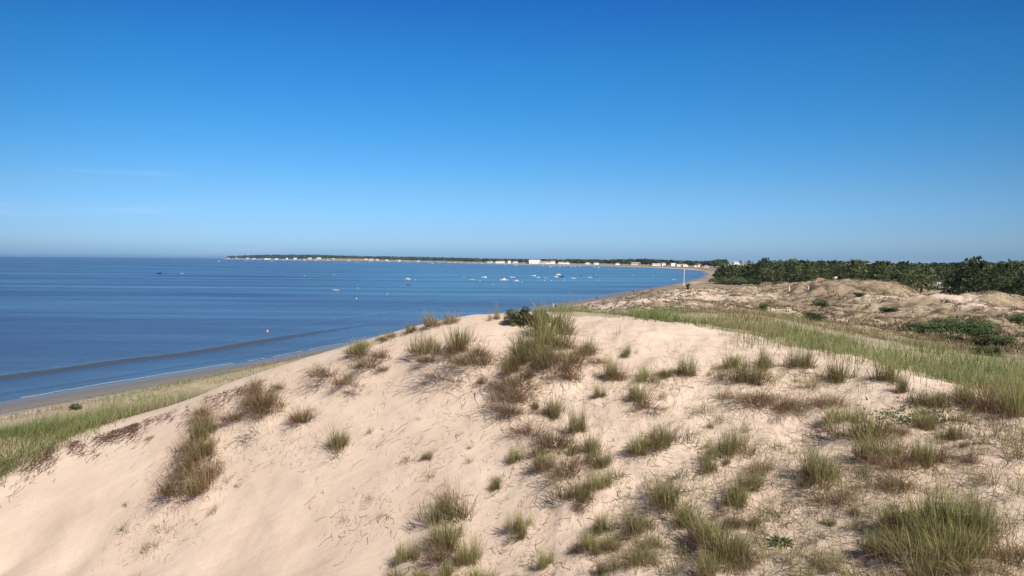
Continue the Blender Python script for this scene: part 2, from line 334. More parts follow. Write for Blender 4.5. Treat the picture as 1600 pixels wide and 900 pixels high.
# tufts: u, v(base), width px, height px, kind, label
G, B, X, S, P = 'green', 'dry', 'mixed', 'sparse', 'straw'
TUFTS = [
 (668,556,46,46,X,'rounded grey-green marram tuft by itself near the crest, west of two merging clumps'),
 (722,553,44,52,X,'upright green-topped marram clump on the crest above a mass of brown stems'),
 (748,578,44,40,B,'brown drooping marram clump just below the green-topped clump on the crest'),
 (712,600,56,34,'grey','greyish mat of dead twigs and stems below the crest clumps'),
 (756,600,24,30,B,None),
 (862,528,50,62,X,'tall marram clump topping the dune beside the dark green bush'),
 (832,566,62,58,X,'broad dark marram clump spilling down below the dune top'),
 (872,590,52,50,B,'brown marram clump at the foot of the tallest crest clump'),
 (890,600,34,34,B,None),(846,548,44,44,X,None),(872,556,40,44,X,None),(852,582,46,40,X,None),(885,578,40,40,B,None),(820,580,36,34,X,None),(798,622,40,34,B,None),(808,652,34,26,B,None),(738,566,34,34,B,None),(728,578,40,30,B,None),(672,570,34,24,B,None),(322,668,34,34,B,None),(306,712,36,36,B,None),(324,722,36,36,X,None),(300,752,36,36,B,None),(334,750,30,36,B,None),(312,778,34,34,B,None),(398,632,30,34,B,None),(424,640,30,34,B,None),(406,654,34,28,B,None),
 (805,590,34,40,X,None),(812,612,50,34,B,None),
 (803,636,50,46,B,'reddish brown collapsed marram clump lowest in the chain under the dune top'),
 (795,650,44,18,B,None),
 (912,560,38,34,X,'low marram tuft with brown base, east of the tallest crest clump'),
 (932,568,28,22,B,None),
 (954,596,32,58,G,'narrow vivid green marram tuft with a brown foot and dark shadow'),
 (968,596,26,40,B,None),
 (981,556,20,28,G,'small fresh green tuft just above the narrow vivid green tuft'),
 (1012,598,42,34,G,'bushy dark green tuft between two upright tufts under the crest'),(1042,590,32,18,X,None),
 (1072,590,34,44,G,'upright dark tuft at the east end of the row below the crest'),
 (937,620,24,34,G,'short leaning green tuft alone on clean sand'),
 (998,632,36,38,X,'thin yellow-green tuft with a brown tail lying in the sand'),(1018,640,34,12,B,None),(1035,625,16,28,S,None),
 (866,650,30,48,X,'dark narrow tuft casting a shadow to its west below the dune top'),
 (903,682,32,60,G,'tall yellow-tipped tuft with a brown foot in the middle of the slope'),
 (832,682,44,34,B,'fan-shaped dry tuft with thin radiating blades'),
 (805,722,30,44,G,'bright green tuft at the west edge of the grassy slope'),
 (845,712,26,26,X,None),
 (868,702,50,40,B,'top of a ring-shaped brown clump around a patch of bare sand'),
 (850,738,36,40,X,'lower west part of the ring-shaped clump around bare sand'),
 (886,745,50,42,B,'lower east part of the ring-shaped clump around bare sand'),
 (925,712,32,38,X,None),(940,732,34,34,X,'dark tuft trailing downhill from the ring-shaped clump'),
 (1000,712,50,42,G,'wide arched clump west half, green blades over brown base'),
 (1042,700,56,40,X,'wide arched clump east half, browner and shorter'),
 (1108,734,56,42,G,'dark green clump with a dense low base below the wide arched clump'),
 (1140,716,42,50,X,'lighter green clump with a tall bright spike'),
 (530,704,38,40,X,'compact straw-green tuft standing alone on the bare sand slope'),
 (402,614,30,42,B,'dark upper tuft of the tall brown column on the dune edge'),
 (412,640,44,44,B,'dense brown middle of the tall column on the dune edge'),
 (422,654,44,40,B,None),
 (473,662,34,34,B,'untidy brown tuft east of the tall column on the dune edge'),
 (372,660,34,26,B,None),(438,606,26,18,B,None),
 (325,648,30,26,B,None),
 (320,694,36,44,X,'olive green upper tuft of the long straggling strip on the bare slope'),
 (312,732,46,46,B,'brown middle of the long straggling strip on the bare slope'),
 (326,772,38,54,P,'straw coloured lower tuft of the long straggling strip'),
 (276,782,44,44,B,'thin brown mat leaning west from the straggling strip'),(296,760,40,34,B,None),(333,802,14,30,S,None),
 (516,588,60,26,B,'low brown mat near the dune edge above bare sand'),(545,604,36,30,B,None),(548,616,20,10,'grey',None),
 (575,578,44,26,B,None),(592,562,34,26,B,None),(560,556,44,28,X,None),(600,580,20,14,B,None),
 (690,510,44,28,P,'pale feathery grasses standing against the sea on the crest'),(675,512,26,30,P,None),(708,506,26,20,P,None),
 (643,520,20,22,G,'small green tuft on the skyline above the beach'),(620,528,34,14,P,None),(774,499,18,38,P,'single pale plume of dry grass west of the dark bush'),
 (600,532,26,12,X,None),(570,545,30,14,P,None),
 (235,686,14,9,G,'tiny green tuft on the sand close to the grassy fore-dune'),
 (198,790,14,14,S,None),(196,830,24,22,S,None),(242,860,34,30,S,None),(373,760,14,12,S,None),(255,830,34,20,S,None),
 (641,720,26,16,S,'small spiky green tuft low on the smooth sand'),(672,742,30,18,S,None),(734,722,16,18,S,None),(580,778,24,12,S,'flat green tuft lying alone on the smooth slope'),
 (540,812,22,10,S,None),(605,806,22,8,S,None),(775,752,16,16,S,None),(735,700,12,14,S,None),
 (712,812,62,60,P,'large straw and green clump heading the group at the bottom of the slope'),
 (682,822,36,44,X,'green tuft on the west flank of the large straw clump'),
 (700,862,54,60,X,'shaggy olive clump in the heart of the bottom group'),
 (690,882,44,50,B,None),
 (638,882,40,64,G,'stiff bright green tuft standing apart beside a patch of bare sand'),
 (732,886,44,64,G,'fresh green tuft on the east side of the bottom group'),
 (700,906,44,40,G,None),(758,912,44,36,G,None),(620,912,30,40,X,None),(655,655,10,8,S,None),(660,912,30,30,X,None),
 (812,832,40,52,G,'pale green upright tuft by itself east of the bottom group'),
 (815,842,24,28,X,None),(865,800,20,24,S,None),
 (852,888,32,42,G,'narrow grey-green tuft near the lower edge, growing from bare sand'),(812,915,40,30,G,None),(833,912,20,22,S,None),
 (905,784,46,44,X,'arched green clump in a line of two, on trampled sand'),(940,768,40,44,G,None),(905,800,20,24,B,None),
 (942,838,40,54,G,'upper blades of the tall double tuft on the lower slope'),
 (922,866,48,58,G,'lower blades of the tall double tuft on the lower slope'),(955,862,34,28,X,None),
 (985,820,50,46,S,None),(1000,838,44,40,X,'sparse olive tuft with long loose blades'),(965,752,34,30,S,None),
 (1008,884,46,44,X,'yellowish tuft near the lower edge'),(975,875,26,40,S,None),
 (1038,792,56,54,X,'loose green clump at the head of a diagonal row running downhill'),
 (1062,760,44,36,S,None),(1075,826,62,60,G,'middle clump of the diagonal row running downhill'),(1090,776,50,30,S,None),
 (1108,858,60,56,X,'lower clump of the diagonal row running downhill'),(1135,880,60,60,X,'olive clump at the downhill end of the diagonal row'),
 (1075,868,30,44,S,None),(1060,900,40,50,S,None),(1110,905,50,50,X,None),
 (1152,794,46,52,G,'separate green tuft with a brown foot east of the diagonal row'),
 (1172,768,40,40,X,None),(1130,810,34,44,S,None),(1195,740,34,28,B,None),
 (1130,598,34,42,S,None),(1172,604,44,52,X,'dark mixed tuft among thin stems at the edge of the green band'),(1150,585,34,44,S,None),(1128,622,20,34,S,None),
 (1205,600,34,34,S,None),(1215,640,56,32,B,'wide brown tuft on the slope under the green band'),(1178,632,50,30,B,None),(1235,644,30,36,B,None),
 (1128,660,20,28,S,None),(1215,700,30,24,S,None),(1270,610,40,34,S,None),(1290,640,44,36,B,None),
 (1322,664,54,46,G,'dense dark green clump at the top of the long diagonal drift'),
 (1345,692,60,56,X,'large shaggy clump in the middle of the long diagonal drift'),
 (1372,722,56,46,X,'brown-footed clump lower in the long diagonal drift'),
 (1402,738,44,46,B,None),(1440,736,36,62,G,'tall narrow green tuft at the east end of the diagonal drift'),(1455,745,30,30,S,None),
 (1280,758,58,64,X,'bushy green tuft with dark core below the diagonal drift'),
 (1308,792,44,44,B,'reddish-footed tuft just downhill of the bushy dark-cored tuft'),(1255,770,34,36,S,None),
 (1350,752,22,42,S,'single slender tuft with a sharp shadow on open sand'),(1400,768,44,34,B,None),(1325,780,22,22,S,None),
 (1215,810,24,44,S,None),(1222,848,24,20,'leafy',None),(1345,830,34,40,S,None),
 (1235,880,50,36,S,None),(1180,850,30,40,S,None),(1290,890,44,38,S,None),
 (1405,838,46,50,X,'west flank of the biggest green thicket in the lower corner'),
 (1442,850,84,80,G,'tall central blades of the biggest green thicket in the lower corner'),(1465,872,74,62,G,None),(1512,876,72,58,G,None),(1425,874,60,50,X,None),(1478,896,70,56,X,None),
 (1490,842,78,82,G,'dark inner part of the biggest green thicket in the lower corner'),
 (1530,856,72,78,G,'east part of the biggest green thicket in the lower corner'),
 (1562,850,40,60,S,None),(1470,890,56,50,S,None),(1410,888,50,46,S,None),(1372,880,50,60,G,'yellow-green tuft just west of the biggest thicket'),
 (1440,915,56,50,X,None),(1515,905,56,44,S,None),(1345,910,50,40,S,None),(1580,890,50,50,B,None),
 (1540,648,60,44,B,None),(1500,664,40,40,S,None),(1445,668,30,36,X,None),(1470,690,30,40,S,None),(1565,700,50,36,S,None),(1590,720,40,34,S,None),
 (1460,640,40,40,X,None),(1385,600,44,52,G,'tall tuft standing proud in front of the green band'),(1412,612,20,40,X,None),(1505,636,50,44,G,None),
 (1250,578,34,44,X,None),(1310,600,40,40,X,None),(1195,575,30,40,X,None),
 (1590,655,60,66,G,'tall bright green clump at the east edge of the scene'),(1560,640,40,48,G,None),(1610,640,50,70,G,None),
]
pos = ground_hits([(t[0], t[1]) for t in TUFTS])
TP = []
for t, p in zip(TUFTS, pos):
    if np.isnan(p[0]): # just over a skyline: take the crest point
        q = ground_hits([(t[0], t[1] + k) for k in (2, 4, 7, 11, 16)]); q = q[~np.isnan(q[:, 0])]
        if not len(q): continue
        p = q[0]
    if p[1] > 45: # slipped behind the crest
        q = ground_hits([(t[0], t[1] + k) for k in (2, 4, 7, 11, 16, 22)]); q = q[(q[:, 1] < 45)]
        if not len(q): continue
        p = q[0]
    dist = float(np.hypot(p[0], p[1])); g_ = (1.35 if t[4] in (B, X, 'grey', P) and t[2] >= 30 else 1.15); g_ = 1.0 if t[4] == G else g_
    TP.append((t, p, t[2] * g_ / F * dist, t[3] * (1.1 if g_ > 1.2 else .92) / F * dist))
# scattered small tufts over the grassy part of the slope
def density(u, v):
    if v < 545 + max(0, (u - 1050)) * .19: return 0
    if u < 780: return .03 if v > 600 else 0
    if u < 1100: return .28 if v > 740 else .12
    return .85
extra = []
while len(extra) < 135:
    u = random.uniform(560, 1640); v = 560 + 350 * random.random() ** .8
    if random.random() < density(u, v) and all(abs(u - e[0]) + 1.4 * abs(v - e[1]) > 20 for e in extra): extra.append((u, v))
ep = ground_hits(extra)
for (u, v), p in zip(extra, ep):
    if np.isnan(p[0]) or p[1] > 28: continue
    dist = float(np.hypot(p[0], p[1])); k = random.choice([S, S, S, B, X, 'wisp', 'wisp'])
    hpx = random.uniform(16, 40) * (17 / dist) ** .8; wpx = hpx * random.uniform(.6, 1.2)
    TP.append(((u, v, wpx, hpx, k, None), p, wpx / F * dist, hpx / F * dist))
for t, p, w, h in TP:
    if t[2] > 30: TUFT_MOUNDS.append((p[0], p[1], w * .55, min(.16, .11 * h)))

def build_ground():
    th = np.concatenate([np.linspace(-math.pi, -0.95, 60)[:-1], np.linspace(-0.95, -0.72, 60)[:-1], np.linspace(-0.72, 0.72, 860)[:-1], np.linspace(0.72, 0.95, 60)[:-1], np.linspace(0.95, math.pi, 60)])
    r = np.concatenate([[0.3], np.linspace(1, 8, 14), np.geomspace(8.3, 480, 620), np.geomspace(490, 3000, 140), np.geomspace(3080, 30000, 60)])
    T, Rr = np.meshgrid(th, r); x = np.sin(T) * Rr; y = np.cos(T) * Rr
    z = height(x, y); d = coast_d(x, y)
    me = mesh_arrays('terrain', np.stack([x, y, z], -1).reshape(-1, 3), [grid_faces(len(r), len(th))[:, ::-1]])
    def put(nm, a):
        at_ = me.attributes.new(nm, 'FLOAT', 'POINT'); at_.data.foreach_set('value', np.clip(a, 0, 1).astype(np.float32).ravel())
    # masks in world space
    b_in = 1 - sstep(15, 19 , d + 1.5 * fbm(x / 6, y / 6, 3, 3)); far = sstep(450, 700, Rr)
    b_far = 1 - sstep(34, 42, d); bmask = np.where(Rr > 450, b_in * (1 - far) + b_far * far, b_in)
    put('beach', bmask * (1 - .75 * far) * (1 - 0.75 * sstep(11, 15, d)))
    put('wet', (1 - sstep(3.0, 9.0, d + .8 * fbm(x / 4, y / 4, 2, 8))) * .95)
    wk = np.exp(-((d - 11.5 - 1.2 * fbm(x / 7, y / 7, 3, 61)) / .55) ** 2) + .8 * np.exp(-((d - 14.2 - 1.0 * fbm(x / 5, y / 5, 3, 71)) / .6) ** 2) + .35 * np.exp(-((d - 8 - fbm(x / 5, y / 5, 3, 81)) / .4) ** 2)
    put('wrack', 1.3 * wk * (1 - sstep(250, 500, Rr)))
    near = 1 - sstep(27, 33, Rr); right = sstep(-0.06, 0.12, T)
    put('litter', near * (.12 + .75 * right * (0.6 + .5 * fbm(x / 1.6, y / 1.6, 3, 91))) )
    hz = sstep(40, 62, Rr + 6 * fbm(x / 9, y / 9, 2, 13)) * sstep(16, 26, d)
    e1 = np.interp(T, [0.0, .1, .2, .3, .40, .50, .58, .7, .9], [75, 62, 50, 45, 39, 34, 29, 25, 22]); hz = np.maximum(hz, sstep(.18, .26, T) * sstep(e1 - 6, e1 + 3, Rr) * 1.1)
    hz = hz * (.60 + .75 * fbm(x / 16, y / 16, 4, 19)); hz = np.maximum(hz, sstep(190, 240, Rr) * .75 * sstep(20, 30, d))
    hz = hz * (1 - .42 * (1 - sstep(.30, .42, T)) * (1 - sstep(150, 230, Rr)) * (Rr > 30)); put('heath', hz)
    gr = np.zeros_like(x) + green_mask(x, y, d); gr = np.maximum(gr, sstep(230, 300, Rr) * .38 * sstep(22, 34, d) * (1 - sstep(480, 700, Rr)))
    gr = np.maximum(gr, sstep(480, 700, Rr) * .8 * (d > 42)); gr = np.maximum(gr, sstep(180, 210, Rr) * .7 * sstep(.46, .5, T)); put('green', gr)
    o = link('dune_ground', me, ground_material(), smooth=True); tag(o, kind='structure'); return o

def poly_mask(x, y, uvY, soft=1.2):
    return None
# green bands, in (angle, log distance) terms: left fore-dune, and the belt behind the crest
def green_mask(x, y, d):
    r = np.hypot(x, y); T = np.arctan2(x, y); nz = fbm(x / 5, y / 5, 4, 23)
    left = sstep(33, 36, r) * sstep(16.0, 19.0, d + 1.5 * nz) * (1 - sstep(0.02, 0.1, T)) * (1 - sstep(120, 165, r))
    # belt: near edge follows the crest, far edge about 14 m beyond, both drawing nearer to the east
    e0 = np.interp(T, [0.03, .1, .25, .32, .40, .47, .52, .58, .7, .9], [26.3, 27.3, 26.2, 24.8, 23.8, 22.8, 21.4, 19.3, 18.6, 17.5])
    e1 = np.interp(T, [0.0, .1, .2, .3, .40, .50, .58, .7, .9], [78, 66, 56, 51, 46, 41, 36, 30, 26])
    belt = sstep(0.03, 0.07, T) * sstep(e0 - 1.0, e0 + 3.4, r + 4.0 * nz) * (1 - sstep(e1 - 6, e1 + 14, r + 14 * nz))
    up = sstep(0.0, 0.06, T) * sstep(50, 60, r) * (1 - sstep(140, 200, r)) * (1 - sstep(26, 44, d + 10 * nz)) * sstep(18, 22, d)
    return np.maximum(np.maximum(left, belt), up * .85)
build_ground()

# ------------------------------------------------------------------ sea
def build_sea():
    th = np.concatenate([np.linspace(-2.6, -0.8, 60)[:-1], np.linspace(-0.8, 0.5, 620)])
    r = np.concatenate([np.geomspace(55, 420, 430), np.geomspace(428, 3000, 110), np.geomspace(3100, 34000, 50)])
    T, Rr = np.meshgrid(th, r); x = np.sin(T) * Rr; y = np.cos(T) * Rr; d = coast_d(x, y)
    off = -d
    fade = 1 - sstep(-0.30, -0.12, T)
    c = 17.0 + 1.3 * fbm(x / 30, y / 30, 2, 101)
    s = (off - c)
    wave = .40 * fade * np.exp(-np.where(s < 0, (s / .75) ** 2, (s / 2.3) ** 2)) * (.85 + .25 * fbm(x / 9, y / 9, 2, 111))
    s2 = off - (4.5 + 1.2 * fbm(x / 15, y / 15, 2, 121)); wave2 = .08 * np.exp(-np.where(s2 < 0, (s2 / .4) ** 2, (s2 / 1.2) ** 2))
    s3 = off - (31 + 3 * fbm(x / 25, y / 25, 2, 131)); wave3 = .12 * np.exp(-(s3 / 1.6) ** 2) * sstep(-.45, -.2, T) * (1 - sstep(300, 500, Rr))
    s4 = off - (52 + 6 * fbm(x / 40, y / 40, 2, 141)); wave3 = wave3 + .12 * np.exp(-(s4 / 2.5) ** 2) * sstep(-.25, -.0, T) * (1 - sstep(300, 600, Rr))
    z = (wave + wave2 + wave3) * (Rr < 700) + .02 * fbm(x / 6, y / 2.5, 3, 151) * (1 - sstep(200, 420, Rr))
    z = z * sstep(-3, 1.0, off)
    me = mesh_arrays('sea', np.stack([x, y, z], -1).reshape(-1, 3), [grid_faces(len(r), len(th))[:, ::-1]])
    def put(nm, a):
        at_ = me.attributes.new(nm, 'FLOAT', 'POINT'); at_.data.foreach_set('value', np.clip(a, 0, 1).astype(np.float32).ravel())
    put('turbid', np.exp(-np.maximum(off, 0) / 28.0)); put('shoal_and_falloff', np.exp(-np.maximum(off, 0) / 900.0) * sstep(120, 560, y) * (.15 + .85 * sstep(-.36, -.08, T)))  # paler bay shallows, plus light falloff towards the west painted into the water colour
    put('front', np.exp(-((s + .55) / .8) ** 2) * fade)
    m, nt, b = mat('sea_water'); N = nt.nodes; L = nt.links.new
    geo = N.new('ShaderNodeNewGeometry')
    def attr(nm):
        a = N.new('ShaderNodeAttribute'); a.attribute_name = nm; return a.outputs['Fac']
    def noise(sc, detail, rough, scale=1.0):
        mp = N.new('ShaderNodeMapping'); mp.inputs['Scale'].default_value = sc; mp.inputs['Rotation'].default_value = (0, 0, R(12)); nz = N.new('ShaderNodeTexNoise')
        nz.inputs['Scale'].default_value = scale; nz.inputs['Detail'].default_value = detail; nz.inputs['Roughness'].default_value = rough
        L(geo.outputs['Position'], mp.inputs['Vector']); L(mp.outputs[0], nz.inputs['Vector']); return nz.outputs['Fac']
    def mixc(f, a, b_):
        n_ = N.new('ShaderNodeMix'); n_.data_type = 'RGBA'; L(f, n_.inputs[0])
        for k, q in ((6, a), (7, b_)):
            if isinstance(q, tuple): n_.inputs[k].default_value = (*q, 1)
            else: L(q, n_.inputs[k])
        return n_.outputs[2]
    c = mixc(attr('shoal_and_falloff'), (.032, .044, .094), (.055, .140, .205)); c = mixc(attr('turbid'), c, (.055, .085, .125))
    c = mixc(attr('front'), c, (.060, .060, .050))
    L(c, b.inputs['Base Color']); b.inputs['IOR'].default_value = 1.33; b.inputs['Specular IOR Level'].default_value = .5
    mr = N.new('ShaderNodeMapRange'); mr.inputs['From Min'].default_value = .35; mr.inputs['From Max'].default_value = .65; mr.inputs['To Min'].default_value = .20; mr.inputs['To Max'].default_value = .36
    L(noise((.0035, .02, 1), 4, .6), mr.inputs['Value']); L(mr.outputs['Result'], b.inputs['Roughness'])
    b1 = N.new('ShaderNodeBump'); b1.inputs['Strength'].default_value = .5; b1.inputs['Distance'].default_value = .22; L(noise((.35, .9, 1), 6, .62), b1.inputs['Height'])
    b2 = N.new('ShaderNodeBump'); b2.inputs['Strength'].default_value = .24; b2.inputs['Distance'].default_value = 1.2; L(noise((.03, .12, 1), 5, .6), b2.inputs['Height']); L(b1.outputs[0], b2.inputs['Normal'])
    L(b2.outputs[0], b.inputs['Normal'])
    o = link('sea', me, m, smooth=True); tag(o, kind='structure')
    # foam: a broken thin lip along the waterline, with its own thickness
    pts = []; k = 0
    C = COAST[1:18]; seg = []
    for (ax, ay), (bx, by) in zip(C[:-1], C[1:]):
        L_ = math.hypot(bx - ax, by - ay); nseg = max(2, int(L_ / .6))
        for i in range(nseg): t = i / nseg; seg.append((ax + t * (bx - ax), ay + t * (by - ay), (by - ay) / L_, -(bx - ax) / L_))
    seg = np.array(seg); ss = np.arange(len(seg)) * .6
    for off_, wd, thr in ((-.3, .05, -.15), (-3.6, .07, .30), (-7.5, .06, .45)):
        wob = .5 * fbm(ss / 5, ss * 0, 3, 161 + int(off_ * 10)); gate = fbm(ss / 6, ss * 0 + 5, 3, 171 + int(off_ * 10))
        for i in range(len(seg) - 1):
            if gate[i] < thr or seg[i][1] > 430 or (off_ < -1 and seg[i][1] < 180): continue
            q = []
            for j in (i, i + 1):
                X0, Y0, nx, ny = seg[j]; w_ = wd * (.5 + .9 * abs(float(vnoise(j * .31, off_, 5)))) * (1 + min(2.0, Y0 / 350))
                o0 = off_ + wob[j]
                for oo, zz in ((o0 - w_, .03), (o0, .10), (o0 + w_, .03)): q.append((X0 + nx * oo, Y0 + ny * oo, zz + (.05 if off_ < -1 else .02)))
            pts += q
    pts = np.array(pts).reshape(-1, 6, 3); o_ = (np.arange(len(pts)) * 6)[:, None]
    fc = np.concatenate([o_ + np.array([0, 1, 4, 3]), o_ + np.array([1, 2, 5, 4])])
    me = mesh_arrays('foam', pts.reshape(-1, 3), [fc]); o = link('sea_foam', me, flat('foam', (.22, .27, .32), .8, .2, .2, 3)); tag(o, 'thin white foam along the waterline', None, kind='stuff')
build_sea()

# ------------------------------------------------------------------ marram tufts
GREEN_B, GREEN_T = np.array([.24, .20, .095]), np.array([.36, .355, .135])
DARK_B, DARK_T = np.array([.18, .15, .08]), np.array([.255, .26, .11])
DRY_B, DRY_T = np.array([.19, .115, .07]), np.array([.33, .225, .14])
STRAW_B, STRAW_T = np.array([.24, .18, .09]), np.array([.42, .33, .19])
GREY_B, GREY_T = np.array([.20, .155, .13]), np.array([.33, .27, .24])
def tuft_part(nb, cb_, ct_, h=(.6, 1.0), lean=(.1, .6), rad=.28, width=.012, curl=.4, fan=True, vary=.38):
    nb = int(nb * 1.6); width *= .66
    cc, ch = CLUMPS; pick = rng.integers(0, len(cc), nb)
    base = np.zeros((nb, 3)); base[:, :2] = cc[pick] * rad / .3 + rng.normal(0, rad * .27, (nb, 2)); base[:, 2] = -.02
    rr = np.hypot(base[:, 0], base[:, 1])
    az = np.arctan2(base[:, 1], base[:, 0]) + rng.normal(0, .9, nb)
    hh = rng.uniform(*h, nb) * ch[pick] * (1 - .25 * (rr / (rad * 1.6)).clip(0, 1)); ln = rng.uniform(*lean, nb) * np.exp(rng.normal(0, .3, nb)).clip(.4, 2) * (0.55 + rr / rad * .5)
    k = (1 + rng.uniform(-vary, vary, nb))[:, None]
    return blades(base, hh, np.full(nb, width) * rng.uniform(.6, 1.5, nb), ln, az, cb_ * k, ct_ * k, curl)
CLUMPS = None
def new_clumps():
    global CLUMPS
    k = int(rng.integers(5, 10)); a = rng.uniform(0, 6.28); c = rng.normal(0, 1, (k, 2)) * np.array([.22, .13]); c -= c.mean(0); ca_, sa_ = math.cos(a), math.sin(a)
    CLUMPS = (np.stack([c[:, 0] * ca_ - c[:, 1] * sa_, c[:, 0] * sa_ + c[:, 1] * ca_], 1), rng.uniform(.5, 1.08, k))
def proto(kind, i):
    """returns {part: mesh} of a unit-height tuft"""
    out = {}; new_clumps()
    def m(nm, parts): v, f, c = merge(parts); me = mesh_arrays(nm, v, f, c); me.materials.append(M['blade']); out[nm] = me
    if kind == G:
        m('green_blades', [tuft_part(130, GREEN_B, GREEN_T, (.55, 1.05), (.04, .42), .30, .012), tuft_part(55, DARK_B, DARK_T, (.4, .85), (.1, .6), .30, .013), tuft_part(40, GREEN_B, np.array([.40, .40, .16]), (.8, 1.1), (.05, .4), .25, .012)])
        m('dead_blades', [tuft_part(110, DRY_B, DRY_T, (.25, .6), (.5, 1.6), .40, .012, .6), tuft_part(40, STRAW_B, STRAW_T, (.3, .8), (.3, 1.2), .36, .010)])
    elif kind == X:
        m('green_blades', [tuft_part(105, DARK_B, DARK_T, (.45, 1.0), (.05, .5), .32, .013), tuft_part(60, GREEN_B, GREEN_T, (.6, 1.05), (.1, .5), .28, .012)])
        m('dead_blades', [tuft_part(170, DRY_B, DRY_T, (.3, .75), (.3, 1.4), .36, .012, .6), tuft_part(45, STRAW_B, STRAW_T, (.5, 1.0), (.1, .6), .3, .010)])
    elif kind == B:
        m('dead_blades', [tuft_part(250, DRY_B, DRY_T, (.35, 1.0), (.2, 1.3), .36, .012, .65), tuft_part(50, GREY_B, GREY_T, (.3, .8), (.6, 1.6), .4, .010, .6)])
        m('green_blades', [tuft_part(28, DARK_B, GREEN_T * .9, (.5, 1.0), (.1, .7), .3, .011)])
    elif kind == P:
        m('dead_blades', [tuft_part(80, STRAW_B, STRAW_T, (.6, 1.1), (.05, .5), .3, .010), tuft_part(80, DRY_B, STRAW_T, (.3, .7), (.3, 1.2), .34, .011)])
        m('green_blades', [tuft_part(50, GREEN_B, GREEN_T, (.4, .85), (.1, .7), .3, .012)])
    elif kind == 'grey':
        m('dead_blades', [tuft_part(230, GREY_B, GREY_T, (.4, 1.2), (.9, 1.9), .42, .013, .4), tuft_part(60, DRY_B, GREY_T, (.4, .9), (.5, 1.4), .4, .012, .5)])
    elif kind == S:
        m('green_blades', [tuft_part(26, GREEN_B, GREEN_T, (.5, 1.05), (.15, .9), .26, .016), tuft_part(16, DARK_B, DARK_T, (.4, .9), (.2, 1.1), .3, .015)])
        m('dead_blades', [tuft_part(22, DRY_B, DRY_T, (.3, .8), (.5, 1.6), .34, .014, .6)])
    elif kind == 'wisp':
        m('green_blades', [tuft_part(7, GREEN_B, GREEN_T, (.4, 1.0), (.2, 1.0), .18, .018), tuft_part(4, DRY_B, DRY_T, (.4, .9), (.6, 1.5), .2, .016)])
    elif kind == 'leafy':
        nb = 90; a = rng.uniform(0, 6.28, nb); base = np.stack([np.cos(a), np.sin(a), np.zeros(nb)], 1) * (rng.uniform(0, .4, nb))[:, None]
        m('green_blades', [blades(base, rng.uniform(.2, .6, nb), np.full(nb, .12), rng.uniform(.4, 1.6, nb), a, np.tile([.06, .09, .035], (nb, 1)), np.tile([.11, .17, .05], (nb, 1)))])
    return out
PROTO = {k: [proto(k, i) for i in range(7 if k in (G, X, B, S) else 3)] for k in (G, X, B, S, P, 'grey', 'wisp', 'leafy')}
ZONE = {G: 'green marram tuft on the grassy dune slope, like several round it', X: 'mixed green and brown marram tuft on the dune slope', B: 'dry brown marram tuft on the dune slope',
        S: 'thin sparse tuft of marram with bare sand showing through', 'wisp': 'a few loose grass blades sprouting from bare sand', P: 'pale straw coloured grass tuft along the crest',
        'grey': 'small grey mat of dead stems', 'leafy': 'small leafy green plant low on the sand'}
GRP = {G: 'green marram tufts', X: 'mixed marram tufts', B: 'dry marram tufts', S: 'sparse marram tufts', 'wisp': 'grass sprouts', P: 'straw grass tufts', 'grey': 'dead stem mats', 'leafy': 'leafy plants'}
for t, p, w, h in TP:
    k = t[4]; pr = random.choice(PROTO[k]); z = float(height(np.array([p[0]]), np.array([p[1]]))[0]) - .01
    sxy = max(w, .12) / .95; s = h
    asp = random.uniform(.85, 1.2); sxy *= 1.12; droop = (sxy * asp, sxy / asp, max(h, .1) / .88)
    nm = 'leafy_plant' if k == 'leafy' else 'dead_stem_mat' if k == 'grey' else 'marram_tuft'
    lab = t[5] or ZONE[k]; grp = GRP[k] if t[5] is None else 'large labelled marram tufts'
    if len(pr) == 1:
        o = link(nm, list(pr.values())[0]); o.location = (p[0], p[1], z); o.scale = droop; o.rotation_euler = (0, 0, random.uniform(0, 6.28))
        tag(o, lab, 'plant' if k == 'leafy' else 'grass tuft', grp)
    else:
        e = empty(nm, (p[0], p[1], z), random.uniform(0, 6.28), droop, lab, 'grass tuft', grp)
        for pn, me in pr.items(): link(pn, me, None, e)

# ------------------------------------------------------------------ grass that nobody could count
def scatter_grass(name, n, sampler, hrange, wd, colours, label, lean=(.1, .6), clump=0.0, wind=(.9, .0)):
    x, y, dens = sampler(n); keep = rng.uniform(0, 1, len(x)) < dens; x = x[keep]; y = y[keep]
    if clump: 
        cn = fbm(x / clump, y / clump, 3, 201); kp = rng.uniform(-1, 1, len(x)) * .5 < cn * 1.5 + .22; x = x[kp]; y = y[kp]
    z = height(x, y) - .02; N = len(x); mixn = fbm(x / 2.6, y / 2.6, 3, 211) + fbm(x / 8, y / 8, 2, 215) * 1.3 + rng.normal(0, .22, N)
    idx = np.digitize(mixn, np.linspace(-.55, .6, len(colours) - 1 )); cb_ = np.array([c[0] for c in colours])[idx]; ct_ = np.array([c[1] for c in colours])[idx]
    k = rng.uniform(.8, 1.2, N)[:, None]; r = np.hypot(x, y)
    az = rng.uniform(0, 2 * np.pi, N); az = np.where(rng.uniform(0, 1, N) < .4, rng.normal(wind[0], .6, N), az)
    hh = rng.uniform(*hrange, N) * (1 + .55 * fbm(x / 1.9, y / 1.9, 2, 221))
    v, f, c = blades(np.stack([x, y, z], 1), hh, wd * (1 + r / 60) * rng.uniform(.7, 1.4, N), rng.uniform(*lean, N), az, cb_ * k, ct_ * k, .5)
    o = link(name, mesh_arrays(name, v, f, c), M['blade']); tag(o, label, None, None, 'stuff'); print(name, N); return o
